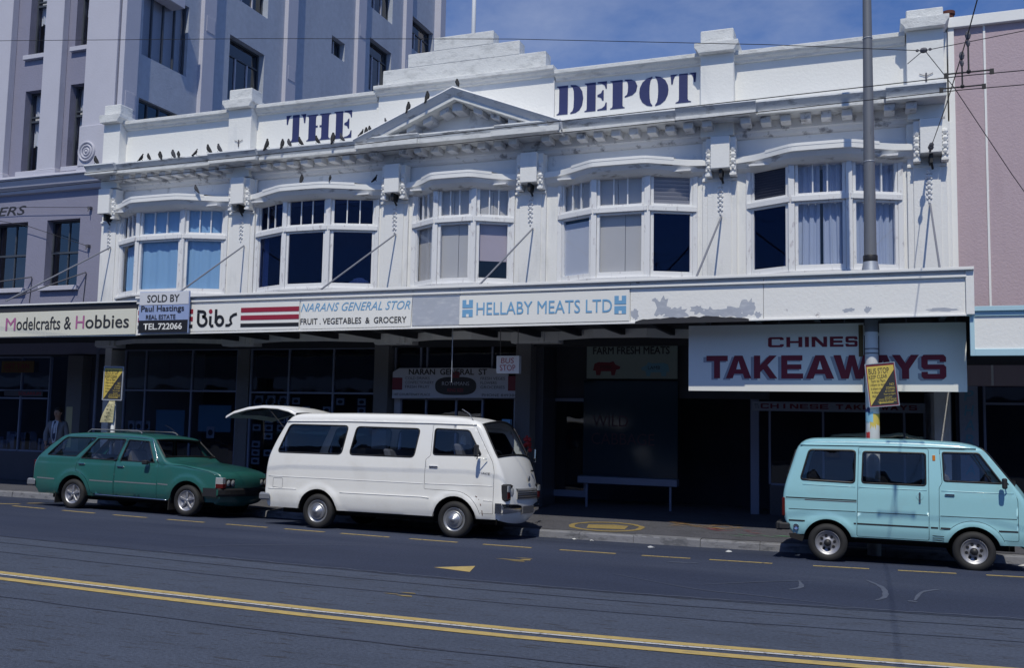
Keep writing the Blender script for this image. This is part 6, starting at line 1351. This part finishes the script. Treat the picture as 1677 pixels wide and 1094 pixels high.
for s_ in (-1, 1):
    b = MB(); b.box(3.36, 3.52, s_ * .68 - .045, s_ * .68 + .045, .53, .72); h_ = b.build('corner_lamp', 'lamp_clear', vg, bevel=.008); MB().box(3.37, 3.53, s_ * .68 - .048, s_ * .68 + .048, .53, .61).build('indicator', 'lamp_red', h_, bevel=.006)
    h2 = MB().box(3.44, 3.53, s_ * .50 - .13, s_ * .50 + .13, .55, .70).build('headlight', 'car_trim', vg, bevel=.006)
    for dy in (-.065, .065): MB().lathe([(0, .012), (.04, .008), (.055, 0)], (3.532, s_ * .5 + dy, .625), 'x', 16).build('lens', 'lamp_clear', h2, smooth=True)
gr = MB().box(3.46, 3.53, -.36, .36, .55, .70).build('grille', 'car_trim', vg)
for k in range(4): MB().box(3.531, 3.537, -.35, .35, .57 + .034 * k, .578 + .034 * k).build('grille_bar', 'bumper_grey', gr)
b = MB(); b.rows([[(3.60 - .12 * (abs(y) / .78) ** 4 + dx, y, z) for z, dx in ((.38, -.03), (.42, 0), (.50, 0), (.53, -.03))] for y in [-.78 + .12 * i for i in range(14)]]); b.rows([[(3.45 - .3 * t, -.79, z) for z in (.38, .53)] for t in (0, 1)]); recalc(b.build('front_bumper', 'car_trim', vg))
b = MB(); b.box(-1.06, -.96, -.77, .77, .40, .54); b.box(-1.04, -.84, -.80, -.765, .41, .53); b.build('rear_bumper', 'bumper_grey', vg, bevel=.02)
for s_ in (-1, 1): MB().box(-.985, -.93, s_ * .63 - .08, s_ * .63 + .08, .60, .90).build('tail_lamp', 'lamp_red', vg, bevel=.01)
b = MB(); b.box(1.83, 1.94, -.92, -.83, .90, .98); mi = b.build('wing_mirror', 'car_trim', vg, bevel=.015); MB().tube([(1.9, -.78, .93), (1.9, -.85, .93)], .012).build('mirror_arm', 'car_trim', mi)
for x in (-.30, 2.40): MB().box(x, x + .02, -.79, -.60, .10, .30).build('mud_flap', 'underbody', vg)
for y in (-.3, .25): MB().tube([(2.30, y, .975), (2.27, y + .1, 1.0), (2.20, y + .45, 1.06)], .008).build('wiper', 'car_trim', vg)
MB().tube([(1.78, .2, 1.42), (1.5, .2, 1.60), (1.35, .2, 1.66)], .004).build('aerial', 'car_trim', vg)
seat_(vg, 1.35, -.36, .48, .55, .62); seat_(vg, 1.35, .36, .48, .55, .62); seat_(vg, .5, 0, 1.2, .5, .55); MB().box(2.0, 2.25, -.62, .62, .72, .93).build('dashboard', 'seat', vg, bevel=.03)
MB().tube([(1.93 + .04 * math.cos(t), -.36 + .17 * math.cos(t), .98 + .1 * math.sin(t)) for t in [i * math.pi / 10 for i in range(20)]], .011, closed=True).build('steering_wheel', 'car_trim', vg)
vg.location = (-14.45, 14.22 + .81, rz(-13, 14.3))
for v_, a in ((vw, 2.6), (vb, 2.4), (vg, 2.4)):   # lean with the camber of the gutter, pivoting on the near wheels
    hw_ = .78; v_.rotation_euler = (-R(a), 0, 0)
    v_.location.z += -hw_ * math.sin(R(a)); 
for v_ in (vw, vb, vg): v_.location.z += 0.0
# ------------------------------------------------------------------ man in a pale jacket by the pier
def skinned(nm, verts, edges, radii, mt, par, sub=1, root=0):
    me = bpy.data.meshes.new(nm); me.from_pydata(verts, edges, []); o = bpy.data.objects.new(nm, me); COL.objects.link(o); o.parent = par; me.materials.append(MT[mt])
    md = o.modifiers.new('skin', 'SKIN'); md.use_smooth_shade = True
    for i, r in enumerate(radii):
        sv = me.skin_vertices[0].data[i]; r = r if isinstance(r, tuple) else (r, r); sv.radius = r; sv.use_root = (i == root)
    o.modifiers.new('sub', 'SUBSURF').levels = sub; o.modifiers['sub'].render_levels = sub; return o
mn = empty('person', (-18.0, 17.35, .06), 'man in a pale jacket and dark tie standing by the far left shop pier', 'person'); WL[mn] = Vector((0, 0, 0))
V = [(0, 0, .95), (0, 0, 1.12), (0, 0, 1.32), (0, -.01, 1.46), (0, -.015, 1.53), (.01, -.03, 1.62), (.01, -.03, 1.70), (.10, 0, .88), (.11, -.02, .50), (.11, 0, .09), (.12, -.12, .04), (-.10, 0, .88), (-.12, .03, .50), (-.13, .04, .09), (-.15, -.08, .04),
     (.17, 0, 1.42), (.22, .01, 1.16), (.21, -.08, .94), (.21, -.10, .85), (-.17, 0, 1.42), (-.27, .03, 1.18), (-.20, -.10, 1.0), (-.16, -.14, .93)]
E_ = [(0, 1), (1, 2), (2, 3), (3, 4), (4, 5), (5, 6), (0, 7), (7, 8), (8, 9), (9, 10), (0, 11), (11, 12), (12, 13), (13, 14), (2, 15), (15, 16), (16, 17), (17, 18), (2, 19), (19, 20), (20, 21), (21, 22)]
Rr = [(.13, .10), (.12, .10), (.15, .105), (.07, .06), (.052, .052), (.072, .085), (.062, .075), .08, .058, .042, .035, .08, .058, .042, .035, .055, .042, .032, .03, .055, .042, .032, .03]
skinned('body', V, E_, Rr, 'skin', mn)
skinned('trousers', [V[0], V[7], V[8], V[9], V[11], V[12], V[13]], [(0, 1), (1, 2), (2, 3), (0, 4), (4, 5), (5, 6)], [(.15, .12), .10, .075, .062, .10, .075, .062], 'trousers', mn)
skinned('jacket', [(0, 0, .90), (0, 0, 1.12), (0, 0, 1.33), (0, 0, 1.42), V[15], V[16], V[17], V[19], V[20], V[21]], [(0, 1), (1, 2), (2, 3), (2, 4), (4, 5), (5, 6), (2, 7), (7, 8), (8, 9)], [(.175, .13), (.155, .125), (.175, .13), (.10, .08), .072, .06, .05, .072, .06, .05], 'jacket', mn)
b = MB(); b.rows([[(-.07, -.10, 1.47), (0, -.115, 1.49), (.07, -.10, 1.47)], [(-.065, -.145, 1.35), (0, -.155, 1.35), (.065, -.145, 1.35)], [(-.05, -.142, 1.1), (0, -.15, 1.1), (.05, -.142, 1.1)], [(-.02, -.138, .98), (0, -.142, .98), (.02, -.138, .98)]]); b.build('shirt', 'shirt', mn, smooth=True)
b = MB(); b.add([(-.02, -.125, 1.475), (.02, -.125, 1.475), (.03, -.165, 1.30), (.035, -.160, 1.10), (0, -.158, 1.02), (-.035, -.160, 1.10), (-.03, -.165, 1.30)], [(0, 1, 2, 3, 4, 5, 6)]); b.build('tie', 'tie', mn)
b = MB(); b.ball((.01, -.015, 1.69), .092, 12, sz=1.05, sy=1.1); b.build('hair', 'hair', mn, smooth=True)
b = MB(); b.ball((.01, -.045, 1.655), .078, 12, sz=1.3, sy=1.05); b.ball((.01, -.13, 1.64), .016, 6, sz=1.5); b.ball((-.02, -.115, 1.665), .008, 6); b.ball((.04, -.115, 1.665), .008, 6); b.ball((-.07, -.03, 1.65), .018, 6, sz=1.6, sx=.5); b.ball((.09, -.03, 1.65), .018, 6, sz=1.6, sx=.5); b.build('face', 'skin', mn, smooth=True)
for x, sd in ((-.17, 1),):
    b = MB()
    for k, (dx, l) in enumerate(((-.028, .055), (-.010, .065), (.008, .062), (.025, .05))): b.tube([(-.155 + dx, -.145, .915), (-.15 + dx, -.16, .89), (-.148 + dx, -.155, .915 - l)], .009, 6)
    b.tube([(-.12, -.145, .93), (-.10, -.16, .90), (-.10, -.165, .88)], .010, 6); b.build('hand', 'skin', mn, smooth=True)
mn.rotation_euler = (0, 0, R(20)); mn.scale = (1.05,) * 3
# ------------------------------------------------------------------ pigeons
def pigeon_mesh(nm, mt, head_up=1.0):
    mb = MB(); st = [(-.17, .035, .012, .03), (-.12, .05, .025, .035), (-.06, .085, .045, .05), (0, .115, .06, .06), (.045, .145, .06, .062), (.075, .18, .048, .05), (.088, .212, .032, .034), (.098, .235, .030, .030), (.115, .238, .022, .020), (.14, .228, .005, .005)]
    g = []
    for x, z, ry, rz_ in st: g.append([(x, ry * math.cos(q), z + rz_ * math.sin(q)) for q in [2 * math.pi * k / 8 for k in range(8)]])
    mb.rows(g, closed=True); mb.add(g[0], [tuple(range(8))])
    for y in (-.02, .02): mb.tube([(.01, y, .07), (.02, y, .005)], .006, 4)
    mb.add([(-.2, -.02, .02), (-.2, .02, .02), (-.1, .035, .055), (-.1, -.035, .055)], [(0, 1, 2, 3)])
    o = mb.build(nm, mt, None, smooth=True); return o
PG = [  # x, y, z, turn, size, label
 (-15.98, 17.42, 7.735, 20, .9, 'leftmost of two low pigeons side by side on the cornice below the far left parapet'), (-15.80, 17.42, 7.735, 170, .9, 'right one of two low pigeons side by side below the far left parapet'),
 (-15.46, 17.42, 7.735, 150, 1.0, 'lone pigeon on the cornice between the low pair and the next pair'), (-15.09, 17.42, 7.735, 160, 1.05, 'larger pigeon of the second pair along the left cornice'), (-14.93, 17.42, 7.735, 140, .8, 'smaller pigeon of the second pair along the left cornice'),
 (-14.42, 17.42, 7.735, 60, .85, 'small pigeon sitting alone just left of the tall pair by the second pier'), (-14.05, 17.36, 7.735, 175, 1.15, 'tall pigeon on the cornice, left one of the two before the second pier'), (-13.76, 17.36, 7.735, 175, 1.1, 'tall pigeon on the cornice, right one of the two before the second pier'),
 (-17.33, 17.36, 7.735, 175, 1.15, 'pigeon at the far left end of the cornice beside the round plaster rosette'),
 (-12.46, 17.42, 7.735, 70, 1.15, 'upright pigeon just right of the second pier, left of the word THE'), (-12.08, 17.42, 7.735, 95, .95, 'slim pigeon, left one of a close pair just before the letter T'), (-11.94, 17.42, 7.735, 160, .95, 'slim pigeon, right one of a close pair just before the letter T'),
 (-11.66, 17.42, 7.735, 175, 1.05, 'pigeon in front of the foot of the letter T'), (-11.23, 17.42, 7.735, 175, 1.0, 'pigeon in front of the foot of the letter H'), (-10.80, 17.42, 7.735, 100, 1.1, 'upright pigeon at the left foot of the letter E'), (-10.62, 17.42, 7.735, 175, 1.0, 'pigeon leaning right under the letter E'),
 (-10.03, 17.3, 7.77, 60, .8, 'lowest pigeon of the tight cluster at the left foot of the pediment'), (-9.95, 17.34, 7.80, 100, .85, 'middle pigeon of the tight cluster at the left foot of the pediment'), (-9.86, 17.3, 7.83, 150, .8, 'highest pigeon of the tight cluster at the left foot of the pediment'),
 (-9.49, 17.3, 7.98, 170, .7, 'small pigeon crouched low on the left slope of the pediment'), (-8.93, 17.3, 8.20, 80, 1.05, 'upright pigeon halfway up the left slope of the pediment'), (-8.50, 17.3, 8.37, 80, 1.1, 'upright pigeon high on the left slope of the pediment'), (-7.86, 17.3, 8.61, 130, .9, 'pigeon perched on the very top of the pediment'),
 (-14.38, 17.4, 6.87, 175, .95, 'pale pigeon on the hood over the leftmost bay window'), (-11.50, 17.35, 6.88, 90, .95, 'dark pigeon on the hood over the second bay window, at its middle'), (-10.80, 17.35, 6.88, 100, .6, 'small dark pigeon on the second window hood near its right mullion'), (-9.90, 17.72, 6.88, 40, .8, 'pigeon at the right end of the second window hood against the console')]
first = None
for i, (x, y, z, a, s_, lb) in enumerate(PG):
    if first is None: first = pigeon_mesh('pigeon', 'pigeon_dark'); o = first
    else: o = first.copy(); COL.objects.link(o)
    if i % 4 == 3 or i == 23:
        o.data = o.data.copy(); o.data.materials[0] = MT['pigeon_grey']
    o.location = (x, y, z + .012); o.rotation_euler = (0, R(-38 if 60 < a < 120 else -22), R(a)); o.scale = (s_ * .74, s_ * .86, s_ * .66); tag(o, lb, 'pigeon', 'pigeons perched on the white building')
# litter
for k, (x, y, s_, lb) in enumerate([(-4.62, 15.28, .07, 'crumpled pale paper in the gutter below the painted circle'), (-4.3, 15.2, .05, 'flat white wrapper lying in the gutter'), (-3.2, 14.6, .08, 'torn white scrap beside the yellow dashes'), (-2.05, 14.75, .06, 'small white scrap near the kerb before the blue van'), (-5.6, 16.2, .04, 'dark crumb of litter on the pavement near the white van'), (2.0, 15.55, .10, 'pale crumpled wrapper by the kerb at the right edge')]):
    b = MB(); P = [(x + s_ * rnd.uniform(.5, 1) * math.cos(t), y + s_ * .6 * rnd.uniform(.5, 1) * math.sin(t)) for t in [j * math.pi / 4 for j in range(8)]]
    zb_ = (pz(y) if y > KY + bend(x) + .0 else rz(x, y)) + .004; vs_ = [(p[0], p[1], zb_ + rnd.uniform(0, .02)) for p in P] + [(x, y, zb_ + .03)]
    b.add(vs_, [(j, (j + 1) % 8, 8) for j in range(8)]); tag(rehome(b.build('litter', 'paper' if k != 4 else 'near_black')), lb, 'litter', None)
